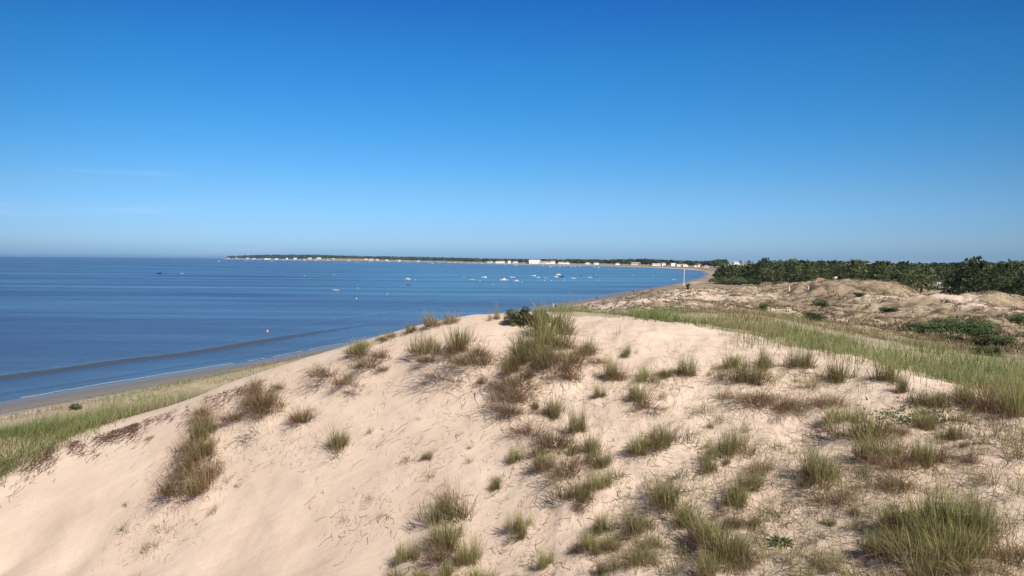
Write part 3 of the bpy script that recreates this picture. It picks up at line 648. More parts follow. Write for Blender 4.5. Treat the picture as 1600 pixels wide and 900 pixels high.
def polar(t0, t1, r0, r1, maskf):
    def s(n):
        T = rng.uniform(t0, t1, n); r = np.sqrt(rng.uniform(0, 1, n)) * 0 + np.exp(rng.uniform(math.log(r0), math.log(r1), n)); x = np.sin(T) * r; y = np.cos(T) * r
        return x, y, maskf(x, y)
    return s
PALE = (np.array([.24, .215, .10]), np.array([.37, .38, .17]))
MIDG = (np.array([.20, .205, .08]), np.array([.28, .385, .12]))
DKG = (np.array([.12, .13, .05]), np.array([.17, .24, .08]))
TAN = (np.array([.26, .195, .11]), np.array([.43, .34, .20]))
BRN = (np.array([.15, .10, .06]), np.array([.23, .17, .10]))
DBR = (np.array([.08, .055, .035]), np.array([.13, .09, .055]))
gmask = lambda x, y: green_mask(x, y, coast_d(x, y)) 
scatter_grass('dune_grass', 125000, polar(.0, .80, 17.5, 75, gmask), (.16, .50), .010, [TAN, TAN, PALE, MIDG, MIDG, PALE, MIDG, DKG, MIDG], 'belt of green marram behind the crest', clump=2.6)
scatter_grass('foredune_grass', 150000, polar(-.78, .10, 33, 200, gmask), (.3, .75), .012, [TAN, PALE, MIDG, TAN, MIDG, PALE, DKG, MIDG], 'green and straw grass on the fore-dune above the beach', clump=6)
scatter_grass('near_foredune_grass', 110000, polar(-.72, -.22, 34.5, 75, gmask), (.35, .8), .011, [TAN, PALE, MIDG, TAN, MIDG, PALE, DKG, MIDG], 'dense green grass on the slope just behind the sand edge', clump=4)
def hmask(x, y):
    d = coast_d(x, y); r = np.hypot(x, y); return .75 * sstep(20, 28, d) * sstep(-.35, .25, fbm(x / 7, y / 7, 4, 231)) * (.35 + .65 * (1 - sstep(60, 90, r)))
scatter_grass('heath_grass', 60000, polar(.05, .78, 36, 210, hmask), (.12, .35), .014, [DBR, BRN, TAN, TAN, BRN, PALE, DBR, DKG], 'short dry turf of the fixed dunes', lean=(.3, 1.1), clump=5)
def fringe_mask(x, y):
    T = np.arctan2(x, y); r = np.hypot(x, y)
    e0 = np.interp(T, [0.03, .1, .25, .32, .40, .47, .52, .58, .7, .9], [26.3, 27.3, 26.2, 24.8, 23.8, 22.8, 21.4, 19.3, 18.6, 17.5])
    return sstep(.10, .2, T) * sstep(e0 - 4.5, e0 - .5, r) * (1 - sstep(e0 + 3, e0 + 6, r)) * sstep(.0, .3, fbm(x / 1.5, y / 1.5, 3, 311))
scatter_grass('fringe_dune_grass', 16000, polar(.08, .72, 15, 32, fringe_mask), (.2, .62), .008, [BRN, TAN, PALE, MIDG, PALE, DKG], 'scattered marram breaking up the near edge of the green belt')
def heath_clumps():
    n = 9000; T = rng.uniform(.02, .74, n); r = np.exp(rng.uniform(math.log(40), math.log(230), n)); x = np.sin(T) * r; y = np.cos(T) * r; d = coast_d(x, y)
    k = (fbm(x / 6, y / 6, 4, 301) > -.12) & (d > 26) & (gmask(x, y) < .5); x, y, r = x[k], y[k], r[k]; m = len(x); per = 16
    rad = rng.uniform(.12, .5, m) * (1 + r / 160); idx = np.repeat(np.arange(m), per); N = len(idx)
    X = x[idx] + rng.normal(0, .5, N) * rad[idx]; Y = y[idx] + rng.normal(0, .5, N) * rad[idx]
    pal = np.array([(.12, .085, .055), (.17, .12, .075), (.24, .18, .11), (.10, .10, .045), (.20, .16, .10), (.14, .095, .07)]); c0 = pal[rng.integers(0, len(pal), m)][idx] * rng.uniform(.8, 1.2, N)[:, None]
    v, f, c = blades(np.stack([X, Y, height(X, Y) - .03], 1), rng.uniform(.4, 1.0, N) * (.12 + rad[idx] * .55), .03 * (1 + r[idx] / 50), rng.uniform(.2, 1.3, N), rng.uniform(0, 6.28, N), c0, c0 * 1.35)
    tag(link('heath_clumps', mesh_arrays('heath_clumps', v, f, c), M['blade']), 'low brown cushions of dry plants dotting the old dunes', None, None, 'stuff')
heath_clumps()
def smask(x, y):
    T = np.arctan2(x, y); r = np.hypot(x, y); e0 = 24.5 - 10 * np.clip(T - .1, 0, 1)
    return sstep(-.08, .22, T) * (1 - sstep(e0 - 1, e0 + 1, r)) * (.25 + .75 * sstep(-.1, .35, fbm(x / 1.8, y / 1.8, 3, 241)))
scatter_grass('loose_blades', 32000, polar(-.15, .75, 9.5, 27, smask), (.12, .46), .0055, [BRN, TAN, MIDG, PALE, PALE, MIDG], 'stray blades and short shoots between the tufts', lean=(.3, 1.4))
# flat lying dead stems and exposed roots
def litter(name, n, sampler, length, label, cols, wd=.010):
    x, y, dens = sampler(n); keep = rng.uniform(0, 1, len(x)) < dens; x = x[keep]; y = y[keep]; N = len(x)
    az = rng.uniform(0, 6.28, N); L_ = rng.uniform(*length, N); K = 5; V = np.empty((N, K + 1, 2, 3)); cx_, cy_ = x.copy(), y.copy(); a = az.copy()
    for k in range(K + 1):
        zz = height(cx_, cy_) + .012; sx_, sy_ = -np.sin(a) * wd * .5, np.cos(a) * wd * .5
        V[:, k, 0] = np.stack([cx_ + sx_, cy_ + sy_, zz], 1); V[:, k, 1] = np.stack([cx_ - sx_, cy_ - sy_, zz + .006], 1)
        a = a + rng.normal(0, .38, N); cx_ = cx_ + np.cos(a) * L_ / K; cy_ = cy_ + np.sin(a) * L_ / K
    o_ = (np.arange(N) * (K + 1) * 2)[:, None]; q = np.concatenate([o_ + np.array([2 * k, 2 * k + 1, 2 * k + 3, 2 * k + 2]) for k in range(K)])
    c = np.array(cols)[rng.integers(0, len(cols), N)]; c = np.repeat(c, (K + 1) * 2, 0)
    o = link(name, mesh_arrays(name, V.reshape(-1, 3), [q], c), M['blade']); tag(o, label, None, None, 'stuff')
def lmask_tufts(n):
    big = [(p, w) for t, p, w, h in TP if t[2] > 20]; i = rng.integers(0, len(big), n); P_ = np.array([b[0][:2] for b in big])[i]; w = np.array([b[1] for b in big])[i]
    return P_[:, 0] + rng.normal(0, .75, n) * w, P_[:, 1] + rng.normal(-.15, .9, n) * w, np.ones(n)
litter('dead_stems', 4200, lmask_tufts, (.08, .34), 'dead stems and runners lying round the tufts', [(.16, .11, .07), (.25, .19, .12), (.11, .075, .05), (.30, .25, .18)], .006)
litter('stray_litter', 2800, polar(-.15, .75, 9.5, 26, smask), (.08, .4), 'dry stems scattered over the trampled sand', [(.16, .11, .07), (.25, .19, .12), (.11, .075, .05)], .0055)
x, y, _ = lmask_tufts(9000); rr_ = np.hypot(x, y); N_ = len(x); ck = rng.integers(0, 5, N_); cB = np.array([DRY_B, GREEN_B, STRAW_B, DARK_B, DRY_B])[ck]; cT = np.array([DRY_T, GREEN_T, STRAW_T, DARK_T, STRAW_T])[ck]
v, f, c = blades(np.stack([x, y, height(x, y) - .01], 1), rng.uniform(.10, .42, N_), np.full(N_, .0065), rng.uniform(.1, 1.2, N_), rng.uniform(0, 6.28, N_), cB, cT)
tag(link('tuft_fringe_grass', mesh_arrays('tuft_fringe_grass', v, f, c), M['blade']), 'thin straggling grass joining the tufts into drifts', None, None, 'stuff')
def rootline(n):  # root mat hanging along the broken edge of the fore-dune
    u = rng.uniform(-40, 420, n) ; v0 = np.interp(u, [0, 80, 147, 187, 261, 339, 387, 460], [722, 698, 682, 670, 644, 615, 600, 580]); v = v0 + np.abs(rng.normal(0, 13, n)) * np.interp(u, [0, 200, 400], [1.4, 1.2, .8]) + 1
    gate = vnoise(u / 14, v / 40, 7) > .0; h = ground_hits(np.stack([u, v], 1)[gate], steps=260); ok = ~np.isnan(h[:, 0]) & (h[:, 1] < 33); return h[ok, 0], h[ok, 1], np.ones(ok.sum())
litter('exposed_roots', 2300, rootline, (.08, .35), 'brown roots hanging out of the broken dune edge', [(.17, .085, .055), (.22, .12, .08), (.12, .07, .05)], .009)
def rootedge(n):
    u = rng.uniform(-60, 230, n); v0 = np.interp(u, [0, 80, 147, 187, 261], [722, 698, 682, 670, 644]); v = v0 + np.abs(rng.normal(0, 11, n)) * np.interp(u, [0, 230], [1.9, .8]) + .5
    g_ = vnoise(u / 13, v / 18, 17) > -.15; h = ground_hits(np.stack([u, v], 1)[g_], steps=240); ok = ~np.isnan(h[:, 0]) & (h[:, 1] < 38); return h[ok, 0], h[ok, 1], np.ones(ok.sum())
litter('root_mat', 2600, rootedge, (.08, .35), 'dense reddish brown root mat under the turf edge', [(.15, .075, .05), (.20, .11, .075), (.10, .06, .045)], .012)
def runners(n):
    spots = [(395,700,50,34),(330,620,50,16),(450,690,50,30),(560,610,50,30),(290,800,40,50),(700,650,60,30),(470,700,26,30),(740,680,40,30),(250,740,30,30),(610,680,50,30),(520,800,60,60)]
    s = [spots[i] for i in rng.integers(0, len(spots), n)]; uv = np.array([(a + random.gauss(0, c * .6), b + random.gauss(0, d * .6)) for a, b, c, d in s])
    h = ground_hits(uv, steps=260); ok = ~np.isnan(h[:, 0]) & (h[:, 1] < 32); return h[ok, 0], h[ok, 1], np.ones(ok.sum())
litter('grass_runners', 420, runners, (.08, .35), 'thin dry runners on the bare slope', [(.26, .17, .12), (.33, .24, .17), (.18, .12, .08)], .006)

# ------------------------------------------------------------------ shrubs and trees
def leaf_cloud(centres, radii, per, size, cols, flatn=.6, tilt=.9):
    """many small leaf-clump faces spread through clumps"""
    VV, CC = [], []
    for (c, r_) in zip(centres, radii):
        n_ = per; p = rng.normal(0, 1, (n_, 3)); p /= np.linalg.norm(p, axis=1)[:, None]; p *= (rng.uniform(.35, 1.0, n_) ** .6)[:, None]; p = p * np.array(r_) + np.array(c)
        s = size * rng.uniform(.5, 1.4, n_); nrm = rng.normal(0, 1, (n_, 3)) * np.array([tilt, tilt, 1]); nrm /= np.linalg.norm(nrm, axis=1)[:, None]
        a = np.cross(nrm, rng.normal(0, 1, (n_, 3))); a /= np.linalg.norm(a, axis=1)[:, None]; b = np.cross(nrm, a)
        q = np.stack([p - a * s[:, None], p - b * (s * flatn)[:, None], p + a * s[:, None], p + b * (s * flatn)[:, None]], 1); VV.append(q.reshape(-1, 3))
        base = np.array(cols[rng.integers(0, len(cols))]); CC.append(np.repeat(base * rng.uniform(.75, 1.25, n_)[:, None], 4, 0))
    V = np.concatenate(VV); C = np.concatenate(CC); return V, [np.arange(len(V)).reshape(-1, 4)], C
CON = [(.046, .066, .028), (.062, .086, .034), (.088, .112, .042), (.036, .052, .026), (.13, .15, .06), (.066, .076, .038)]
BSH = [(.075, .115, .038), (.055, .085, .03), (.10, .14, .05), (.06, .075, .035), (.13, .15, .065)]
def tree_proto(i, kind):
    r_ = random.Random(50 + i); cs, rs = [], []
    if kind == 'cypress':   # spreading, wind-combed, flat sprays
        n_ = 46; lean = r_.uniform(.5, 1.6)
        for k in range(n_):
            t = k / n_; h = .12 + .86 * t; rad = .52 * math.sqrt(max(.05, 1 - (abs(h - .35) / .7) ** 2)) * r_.uniform(.55, 1.1); a = r_.uniform(0, 6.28)
            cs.append((math.cos(a) * rad + lean * .12 * h, math.sin(a) * rad, h)); q = r_.uniform(.09, .17); rs.append((q * 1.5, q * 1.5, q * .5))
        for k in range(7): cs.append((r_.uniform(-.15, .2) + lean * .1, r_.uniform(-.15, .15), r_.uniform(.92, 1.08))); rs.append((.05, .05, .06))
        per, size = 44, .036
    elif kind == 'pine':
        for k in range(38):
            a = r_.uniform(0, 6.28); h = r_.uniform(.45, .98); rad = .45 * math.sqrt(r_.random()) * (1.15 - abs(h - .7)); cs.append((math.cos(a) * rad, math.sin(a) * rad, h)); q = r_.uniform(.08, .15); rs.append((q * 1.2, q * 1.2, q * .75))
        per, size = 44, .034
    else:                   # bush
        for k in range(26):
            a = r_.uniform(0, 6.28); rad = .5 * math.sqrt(r_.random()); cs.append((math.cos(a) * rad, math.sin(a) * rad, .02 + .72 * r_.random() * math.sqrt(max(.05, 1 - (rad / .62) ** 2)))); q = r_.uniform(.14, .24); rs.append((q, q, q * .8))
        per, size = 260, .023
    V, f, C = leaf_cloud(cs, rs, per, size, BSH if kind == 'greenbush' else CON, .55, .6)
    me = mesh_arrays('crown', V, f, C); me.materials.append(M['crown'])
    def tr(bm):
        if 'bush' in kind:
            for k in range(6): a = k * 1.05; add_tube(bm, [(0, 0, -.1), (math.cos(a) * .1, math.sin(a) * .1, .1), (math.cos(a) * .22, math.sin(a) * .22, .32)], [.015, .01, .004], 5)
            return
        x1 = .08 if kind == 'cypress' else 0
        add_tube(bm, [(0, 0, -.06), (.01, 0, .2), (x1 * .5, .01, .5), (x1, 0, .9)], [.035, .026, .018, .006], 7)
        for k in range(9):
            a = k * 2.4; h = .18 + .07 * k; add_tube(bm, [(x1 * h, 0, h), (math.cos(a) * .2 + x1 * h, math.sin(a) * .2, h + .08), (math.cos(a) * .38 + x1 * h, math.sin(a) * .38, h + .1)], [.012, .008, .003], 5)
    tm = bm_mesh('trunk', tr); tm.materials.append(M['bark']); return tm, me
TREES = {'cypress': [tree_proto(i, 'cypress') for i in range(5)], 'pine': [tree_proto(9 + i, 'pine') for i in range(3)], 'bush': [tree_proto(20 + i, 'bush') for i in range(3)], 'greenbush': [tree_proto(30 + i, 'greenbush') for i in range(3)]}
def gz(x, y): return float(height(np.array([x]), np.array([y]))[0])
def tree(x, y, h, w, kind, label, group, z=None, name=None):
    tm, cm = random.choice(TREES[kind]); z = gz(x, y) if z is None else z
    e = empty(name or ('shrub' if 'bush' in kind else kind + '_tree'), (x, y, z - .05), random.uniform(-.5, .5) if kind == 'cypress' else random.uniform(0, 6.28), (w, w, h), label, 'shrub' if 'bush' in kind else 'tree', group)
    link('stem' if 'bush' in kind else 'trunk', tm, None, e); link('crown', cm, None, e)

# camp and houses hidden among the trees keep a view gap
ITEMS = [(1281, 437, 340, 16), (1270, 449, 290, 16), (1305, 434.5, 340, 6), (1423, 448, 325, 9), (1453, 449, 320, 8), (1473, 450, 315, 12), (1547, 456, 240, 4), (1585, 456, 230, 4), (1149, 411, 800, 9)]
def front(u): return np.interp(u, [1120, 1160, 1190, 1230, 1260, 1300, 1380, 1440, 1480, 1520, 1560, 1600, 1700], [400, 395, 350, 335, 255, 240, 235, 225, 205, 185, 170, 158, 150])
trees = []
tries = 0
while len(trees) < 225 and tries < 60000:
    tries += 1
    u = random.uniform(1122, 1690); f0 = float(front(u)); Y = f0 * (1 + 1.1 * random.random() ** 1.5); x = (u - 800) / F * Y
    top_px = np.interp(u, [1120, 1135, 1160, 1185, 1210, 1250, 1300, 1400, 1480, 1540, 1600, 1700], [420, 415, 414, 406, 407, 405, 408, 412, 413, 411, 414, 414])
    sp = 4.6 + Y * .009
    if any((x - a) ** 2 + (Y - b) ** 2 < sp * sp for a, b, *_ in trees): continue
    if any(abs(u - iu) < iw * .5 + 3.2 * F / Y * .55 and Y < iY + 3 and not (iu < 1200) for iu, iv, iY, iw in ITEMS): continue
    z = gz(x, Y); ztop = at(u, top_px, Y)[2] + random.uniform(-1.6, .5); h = min(max(ztop - z, 3.2), random.uniform(5.5, 10.5)) 
    trees.append((x, Y, h, z, u))
for i, (x, y, h, z, u) in enumerate(trees):
    k = 'cypress' if random.random() < .72 else 'pine'
    w = h * random.uniform(.75, 1.1) if k == 'cypress' else h * random.uniform(.6, .85)
    if i < 0: pass
    tree(x, y, h, max(w, 6.0), k, 'dark wind-combed cypress in the belt of trees behind the dunes' if k == 'cypress' else 'round-headed pine in the belt of trees behind the dunes', 'cypresses behind the dunes' if k == 'cypress' else 'pines behind the dunes', z)
for u, v, Y, h, w, k, lab in [
    (1142, 414, 390, 8.5, 11, 'cypress', 'spreading dark cypress at the seaward end of the tree belt'),
    (1166, 415, 385, 8.0, 9, 'cypress', 'second dark cypress next to the seaward end of the tree belt'),
    (1192, 404, 360, 11.0, 9, 'cypress', 'tall leaning cypress where the field meets the tree belt'),
    (1239, 401, 330, 12.6, 8, 'pine', 'tallest spiky treetop of the middle belt'),
    (1510, 404, 260, 13.5, 6, 'cypress', 'pair of pointed crowns rising above the belt, western one'),
    (1523, 402, 260, 13.8, 6, 'cypress', 'pair of pointed crowns rising above the belt, eastern one')]:
    p = at(u, v, Y); tree(p[0], p[1], (p[2] - gz(p[0], p[1])) / 1.08, w, k, lab, None)
def shrub(u, v, w, h, lab, Y=None, cols=None):
    if Y is None:
        q = ground_hits([(u, v)])[0]
        if np.isnan(q[0]): return
        x, y = q[0], q[1]
    else: x, y = at(u, v, Y)[:2]
    d = math.hypot(x, y); tree(x, y, h / F * d / .85, w / F * d / 1.1, 'greenbush' if ('green' in lab and 'dark' not in lab) or 'hollow' in lab else 'bush', lab, None)
shrub(1128, 437, 26, 11, 'rounded green bush at the end of the beach fence', 330)
shrub(1152, 441, 34, 12, 'wide pale green bush on the edge of the field', 320)
shrub(1178, 442, 24, 10, 'green bush merging into the wide pale one', 318)
shrub(1221, 445, 22, 10, 'dark bush alone in the dry field', 290)
shrub(1204, 447, 14, 5, 'small low dark bush in the dry field', 280)
shrub(1252, 452, 30, 14, 'dark bush in front of the white roof', 228)
shrub(1290, 448, 30, 12, 'dark bush beneath the terracotta roof', 228)
shrub(1076, 452, 9, 11, 'black looking squat bush beside the white pole', None)
shrub(1273, 502, 34, 17, 'dark green mound bush on the mottled dune', None)
shrub(1282, 478, 24, 12, 'dark green bush above the mound bush on the mottled dune', None)
shrub(1386, 488, 34, 9, 'flat dark shrub on the flank of the sand hill', None)
shrub(1345, 462, 20, 6, 'low shrub high on the sand hill', None)
shrub(1195, 484, 18, 12, 'brownish bush on the mottled dune', None)
shrub(1450, 520, 70, 17, 'grey-green bush west of the bright thicket in the hollow', None)
shrub(1500, 512, 90, 15, 'broad dark bush filling the hollow', None)
shrub(1530, 540, 80, 25, 'bright green thicket in the hollow', None)
shrub(1545, 556, 40, 16, 'small dark bush at the foot of the bright thicket', None)
shrub(1592, 505, 24, 16, 'dark bush at the eastern edge of the hollow', None)
shrub(118, 640, 16, 10, 'purplish brown bush between the beach and the fore-dune grass', None)
shrub(60, 698, 60, 10, 'dark green creeping shrub at the edge of the fore-dune', 34)
# the bush on the crest
for u, w, h, lab in ((806, 38, 26, 'feathery dark green bush on the crest against the sea'), (829, 40, 30, 'middle and tallest part of the dark green bush on the crest'), (852, 40, 24, 'lower eastern part of the dark green crest bush')):
    p = ground_hits([(u, 508)])[0]; x, y = p[0], p[1] + .15; tree(x, y, h / F * 34, w / F * 27, 'bush', lab, None)
# leafy plant patch on the sand
p = ground_hits([(1430, 655)])[0]; n_ = 420; a = rng.normal(0, 1, (n_, 2)) * (.42, .35); xx = p[0] + a[:, 0]; yy = p[1] + a[:, 1]
v, f, c = blades(np.stack([xx, yy, height(xx, yy)], 1), rng.uniform(.05, .14, n_), np.full(n_, .045), rng.uniform(.5, 1.6, n_), rng.uniform(0, 6.28, n_), np.tile([.05, .08, .035], (n_, 1)), np.tile([.09, .14, .05], (n_, 1)))
tag(link('creeping_leaves', mesh_arrays('creeping_leaves', v, f, c), M['leaf']), 'creeping ground cover with small dark leaves on the sand', None, None, 'stuff')

# distant woods as one mass
_SU = [WL[i][0] for i in range(len(WL) - 1, 13, -1)]; _SY = [sea_at(*WL[i])[1] for i in range(len(WL) - 1, 13, -1)]
def shore_Y(u): return float(np.interp(u, _SU + [1130], _SY + [_SY[-1] * .9]))
print('shore', [round(q) for q in _SY])
def woods():
    cs, rs = [], []
    # along the bay
    cp = [(u, v) for u, v in WL[13:]]
    for i in range(3000):
        u = random.uniform(336, 1130); Yc = shore_Y(u)
        Y = Yc * (1.05 + .45 * random.random() ** 1.4) + 45; x = (u - 800) / F * Y
        if coast_d(np.array([x]), np.array([Y]))[0] < 70: continue
        cl = vnoise(x / 120, Y / 160, 9); 
        if cl < -.45: continue
        top = np.interp(u, [336, 350, 400, 450, 500, 560, 640, 700, 760, 860, 900, 950, 1000, 1060, 1100, 1130], [401.3, 399.5, 398.3, 398.0, 398.2, 399.8, 401, 402.3, 404, 405, 405, 405.5, 404.5, 406.5, 408, 405]) + random.uniform(0, 2.0)
        z = gz(x, Y); h = min(max(at(u, top, Y)[2] - z, 6), 22 + Y * .0035)
        w = h * random.uniform(.45, .9); cs.append((x, Y, z + h * .62)); rs.append((w, w, h * .40))
    for i in range(700):    # inland, behind the tree belt
        u = random.uniform(1105, 1720); Y = random.uniform(520, 1500); x = (u - 800) / F * Y
        if coast_d(np.array([x]), np.array([Y]))[0] < 90: continue
        top = np.interp(u, [1100, 1125, 1135, 1180, 1250, 1340, 1400, 1480, 1500, 1530, 1560, 1575, 1600, 1700], [410, 405, 403, 404, 406, 408, 411, 410, 409, 407, 411, 406, 405, 405]) + random.uniform(0, 3.0)
        if any(abs(u - iu) < 6 and Y < iY for iu, iY in ((1149, 800), (1341, 700), (1360, 700))): continue
        z = gz(x, Y); h = min(max(at(u, top, Y)[2] - z, 4.5), 16); w = random.uniform(3.5, 6.5); cs.append((x, Y, z + h * .55)); rs.append((w, w, h * .45))
    V, f, C = [], None, []
    for c_, r_ in zip(cs, rs):
        a, _, cc = leaf_cloud([c_], [r_], 46, .36 * min(r_[0], r_[2] * 1.4), [tuple(.68 * k_ for k_ in q_) for q_ in CON[:4]], .6, .8); V.append(a); C.append(cc)
    V = np.concatenate(V); C = np.concatenate(C)
    o = link('distant_woodland', mesh_arrays('distant_woodland', V, [np.arange(len(V)).reshape(-1, 4)], C), M['crown']); tag(o, 'far wood along the bay', None, None, 'stuff')
woods()

# ------------------------------------------------------------------ buildings
def house_meshes(w, d, h, rh, roofm, hip=False, flatroof=False, nwin=3):
    wall = bm_mesh('wall', lambda bm: add_box(bm, (-w/2, -d/2, -9), (w/2, d/2, h)))
    wall.materials.append(M['white'])
    def rf(bm):
        o_ = .4
        if flatroof: add_box(bm, (-w/2-.1, -d/2-.1, h+.003), (w/2+.1, d/2+.1, h+.35)); return
        ix = (w * .28 if hip else -o_*0)
        P_ = [(-w/2-o_, -d/2-o_, h+.003), (w/2+o_, -d/2-o_, h+.003), (w/2+o_, d/2+o_, h+.003), (-w/2-o_, d/2+o_, h+.003), (-w/2-o_+ix, 0, h+rh), (w/2+o_-ix, 0, h+rh)]
        v = [bm.verts.new(q) for q in P_]
        for f_ in [(0,1,5,4),(2,3,4,5),(1,2,5),(3,0,4),(3,2,1,0)]: bm.faces.new([v[i] for i in f_])
    roof = bm_mesh('roof', rf); roof.materials.append(roofm)
    wins = []
    for k in range(nwin):
        cx_ = -w/2 + w * (k + .5) / nwin
        for z0 in ([.9, 3.5] if h > 5 else [.9]):
            q = bm_mesh('window', lambda bm: add_box(bm, (cx_-.55, -d/2-.04, z0), (cx_+.55, -d/2+.02, z0+1.25))); q.materials.append(M['glass']); wins.append(q)
    return wall, roof, wins
HP = [house_meshes(12, 8, 3, 2.4, M['grey_roof'], True), house_meshes(15, 8, 3, 2.2, M['grey_roof']), house_meshes(9, 8, 5.6, 2.2, M['tile']), house_meshes(26, 12, 8, 0, M['white'], flatroof=True, nwin=7), house_meshes(11, 9, 6, .5, M['white'], flatroof=True), house_meshes(12, 8, 2, 2.6, M['tile'], True)]
def house(u, Y, k, s, label, group=None, z=None, rz=None):
    x = (u - 800) / F * Y; z = gz(x, Y) if z is None else z; wall, roof, wins = HP[k]
    e = empty('house', (x, Y, z), rz if rz is not None else random.uniform(-.5, .5), s, label, 'house', group)
    link('wall', wall, None, e); link('roof', roof, None, e)
    if Y < 2000:
        for q in wins: link('window', q, None, e)
def bay_Y(u): return shore_Y(u) * 1.03 + 40
for u, k, s, lab in [
    (765, 1, 1, 'white house first of the village row beside the long woods'), (777, 0, 1, None), (784, 1, 1.1, None), (795, 2, 1, None), (805, 0, 1.1, None),
    (834, 3, 1.15, 'large flat-roofed white building, biggest in the bayside village'), (848, 1, 1.2, 'long white building beside the large flat-roofed one'), (857, 1, 1.1, None),
    (864, 2, 1.1, None), (877, 1, 1, None), (886, 0, 1.0, None), (918, 0, .9, None), (931, 1, .8, None), (964, 0, .8, None), (993, 1, 1.15, 'wide low house with broad pale roof midway round the bay'),
    (1024, 1, .9, None), (1030, 0, .9, None), (1036, 2, .8, None), (1050, 4, .8, 'tall white cube house among the bay villas'), (1061, 1, .8, None), (1069, 0, .8, None), (1086, 0, .6, None), (1092, 2, .6, None), (1103, 0, .55, 'small white hut at the inner end of the bay'),
    (654, 1, 1.2, None), (624, 0, 1.5, None), (604, 1, 1.6, None), (572, 1, 2.0, None), (580, 1, 2.2, None), (590, 0, 2, None), (498, 3, 1.3, 'bright white block on the far wooded shore'), (521, 4, 1, None),
    (484, 1, 2.0, None), (461, 1, 2.2, None), (448, 2, 2.0, None), (432, 1, 2.2, None), (416, 3, 1.3, None), (421, 1, 2.2, None), (397, 1, 2.2, None), (387, 2, 2.2, None), (370, 0, 2, None), (357, 1, 2, None)]:
    Y = bay_Y(u); x = (u - 800) / F * Y
    while coast_d(np.array([x]), np.array([Y]))[0] < 55: Y *= 1.01; x = (u - 800) / F * Y
    house(u, Y, k, s * (1.5 if u > 740 else .85), lab or ('white villa in the row along the bay beach' if u > 740 else 'far white villa on the wooded point'), None if lab else ('villas along the bay' if u > 740 else 'villas on the wooded point'))
house(1149, 780, 0, .5, 'white house with hipped roof in a gap of the dark wood', z=at(1149, 412.5, 780)[2], rz=.2)
house(1360, 560, 1, .55, 'long white house showing above the tree belt', z=at(1360, 417, 560)[2], rz=-.1); house(1341, 560, 2, .4, 'small white gable above the tree belt', z=at(1341, 417, 560)[2], rz=.3); house(1371, 560, 0, .35, 'little white annex above the tree belt', z=at(1371, 418, 560)[2])
house(1281, 340, 5, .36, 'low house with terracotta roof behind the sand hill', z=at(1281, 440, 340)[2], rz=.05)
house(1305, 340, 4, .12, 'tiny white hut beside the terracotta roof', z=at(1305, 435, 340)[2])
# mobile homes in the camp site
def caravan():
    out = []
    b_ = bm_mesh('body', lambda bm: (add_box(bm, (-2.6, -1.1, .45), (2.6, 1.1, 2.55)))); 
    bm = bmesh.new(); bm.from_mesh(b_); bmesh.ops.bevel(bm, geom=bm.edges[:], offset=.18, segments=3, affect='EDGES'); bm.to_mesh(b_); bm.free(); b_.materials.append(M['hullw']); out.append(('body', b_))
    for x0 in (-1.9, .3):
        w_ = bm_mesh('window', lambda bm: add_box(bm, (x0, -1.13, 1.4), (x0 + 1.1, -1.08, 2.0))); w_.materials.append(M['glass']); out.append(('window', w_))
    d_ = bm_mesh('door', lambda bm: add_box(bm, (-.6, -1.13, .6), (.1, -1.08, 2.2))); d_.materials.append(M['metal']); out.append(('door', d_))
    for x0 in (-.5, .5):
        w_ = bm_mesh('wheel', lambda bm: add_tube(bm, [(x0, -1.12, .32), (x0, -.9, .32)], [.32, .32], 16)); w_.materials.append(M['dark']); out.append(('wheel', w_))
    return out
CV = caravan()
for u, v, Y, s, lab, rz in [(1423, 449, 325, .62, 'white caravan at the western end of the camp under the trees', .6), (1453, 450, 320, .5, 'small white caravan in the middle of the camp', -.3), (1466, 450, 317, .45, 'white caravan partly hidden beside the tallest one', .2),
                            (1476, 451, 312, .8, 'tallest white caravan of the camp under the trees', 1.3), (1547, 457, 238, .25, 'speck of white cabin far under the eastern trees', .2), (1585, 457, 228, .28, 'white cabin glimpsed under the easternmost trees', .4), (1270, 450, 288, .85, 'white van-like trailer at the edge of the dry field', .1)]:
    x, y, z = at(u, v, Y); e = empty('caravan', (x, y, z), rz, s, lab, 'caravan')
    zg = gz(x, y); e.location.z = zg
    for pn, me in CV: link(pn, me, None, e)

# ------------------------------------------------------------------ boats and buoys
def hull_mesh(mt, L_=1.0, B_=.36, D_=.16):
    def fn(bm):
        rings = []
        for i in range(9):
            t = i / 8; x = (t - .5) * L_; hw = B_ / 2 * (1 - max(0, (t - .45) / .55) ** 2.2); sh = D_ * (1 + .45 * t * t)
            rings.append([bm.verts.new(q) for q in [(x, -hw, sh), (x, -hw * .8, sh * .3), (x, 0, -.04), (x, hw * .8, sh * .3), (x, hw, sh)]])
        for a, b in zip(rings, rings[1:]):
            for k in range(4): bm.faces.new([a[k], a[k+1], b[k+1], b[k]])
            bm.faces.new([a[4], a[0], b[0], b[4]])
        bm.faces.new(rings[0])
        bmesh.ops.remove_doubles(bm, verts=bm.verts, dist=1e-4)
    me = bm_mesh('hull', fn); me.materials.append(mt); return me
HW, HD, HR = hull_mesh(M['hullw']), hull_mesh(M['hulld']), hull_mesh(M['hullr'])
cab = bm_mesh('cabin', lambda bm: (add_box(bm, (-.12, -.11, .17), (.16, .11, .30)), add_box(bm, (-.14, -.12, .303), (.17, .12, .32)))); cab.materials.append(M['hullw'])
wnd = bm_mesh('windscreen', lambda bm: add_box(bm, (.162, -.10, .21), (.172, .10, .29))); wnd.materials.append(M['glass'])
mot = bm_mesh('outboard_motor', lambda bm: (add_box(bm, (-.56, -.035, .10), (-.505, .035, .26)), add_box(bm, (-.54, -.015, -.06), (-.52, .015, .10)))); mot.materials.append(M['dark'])
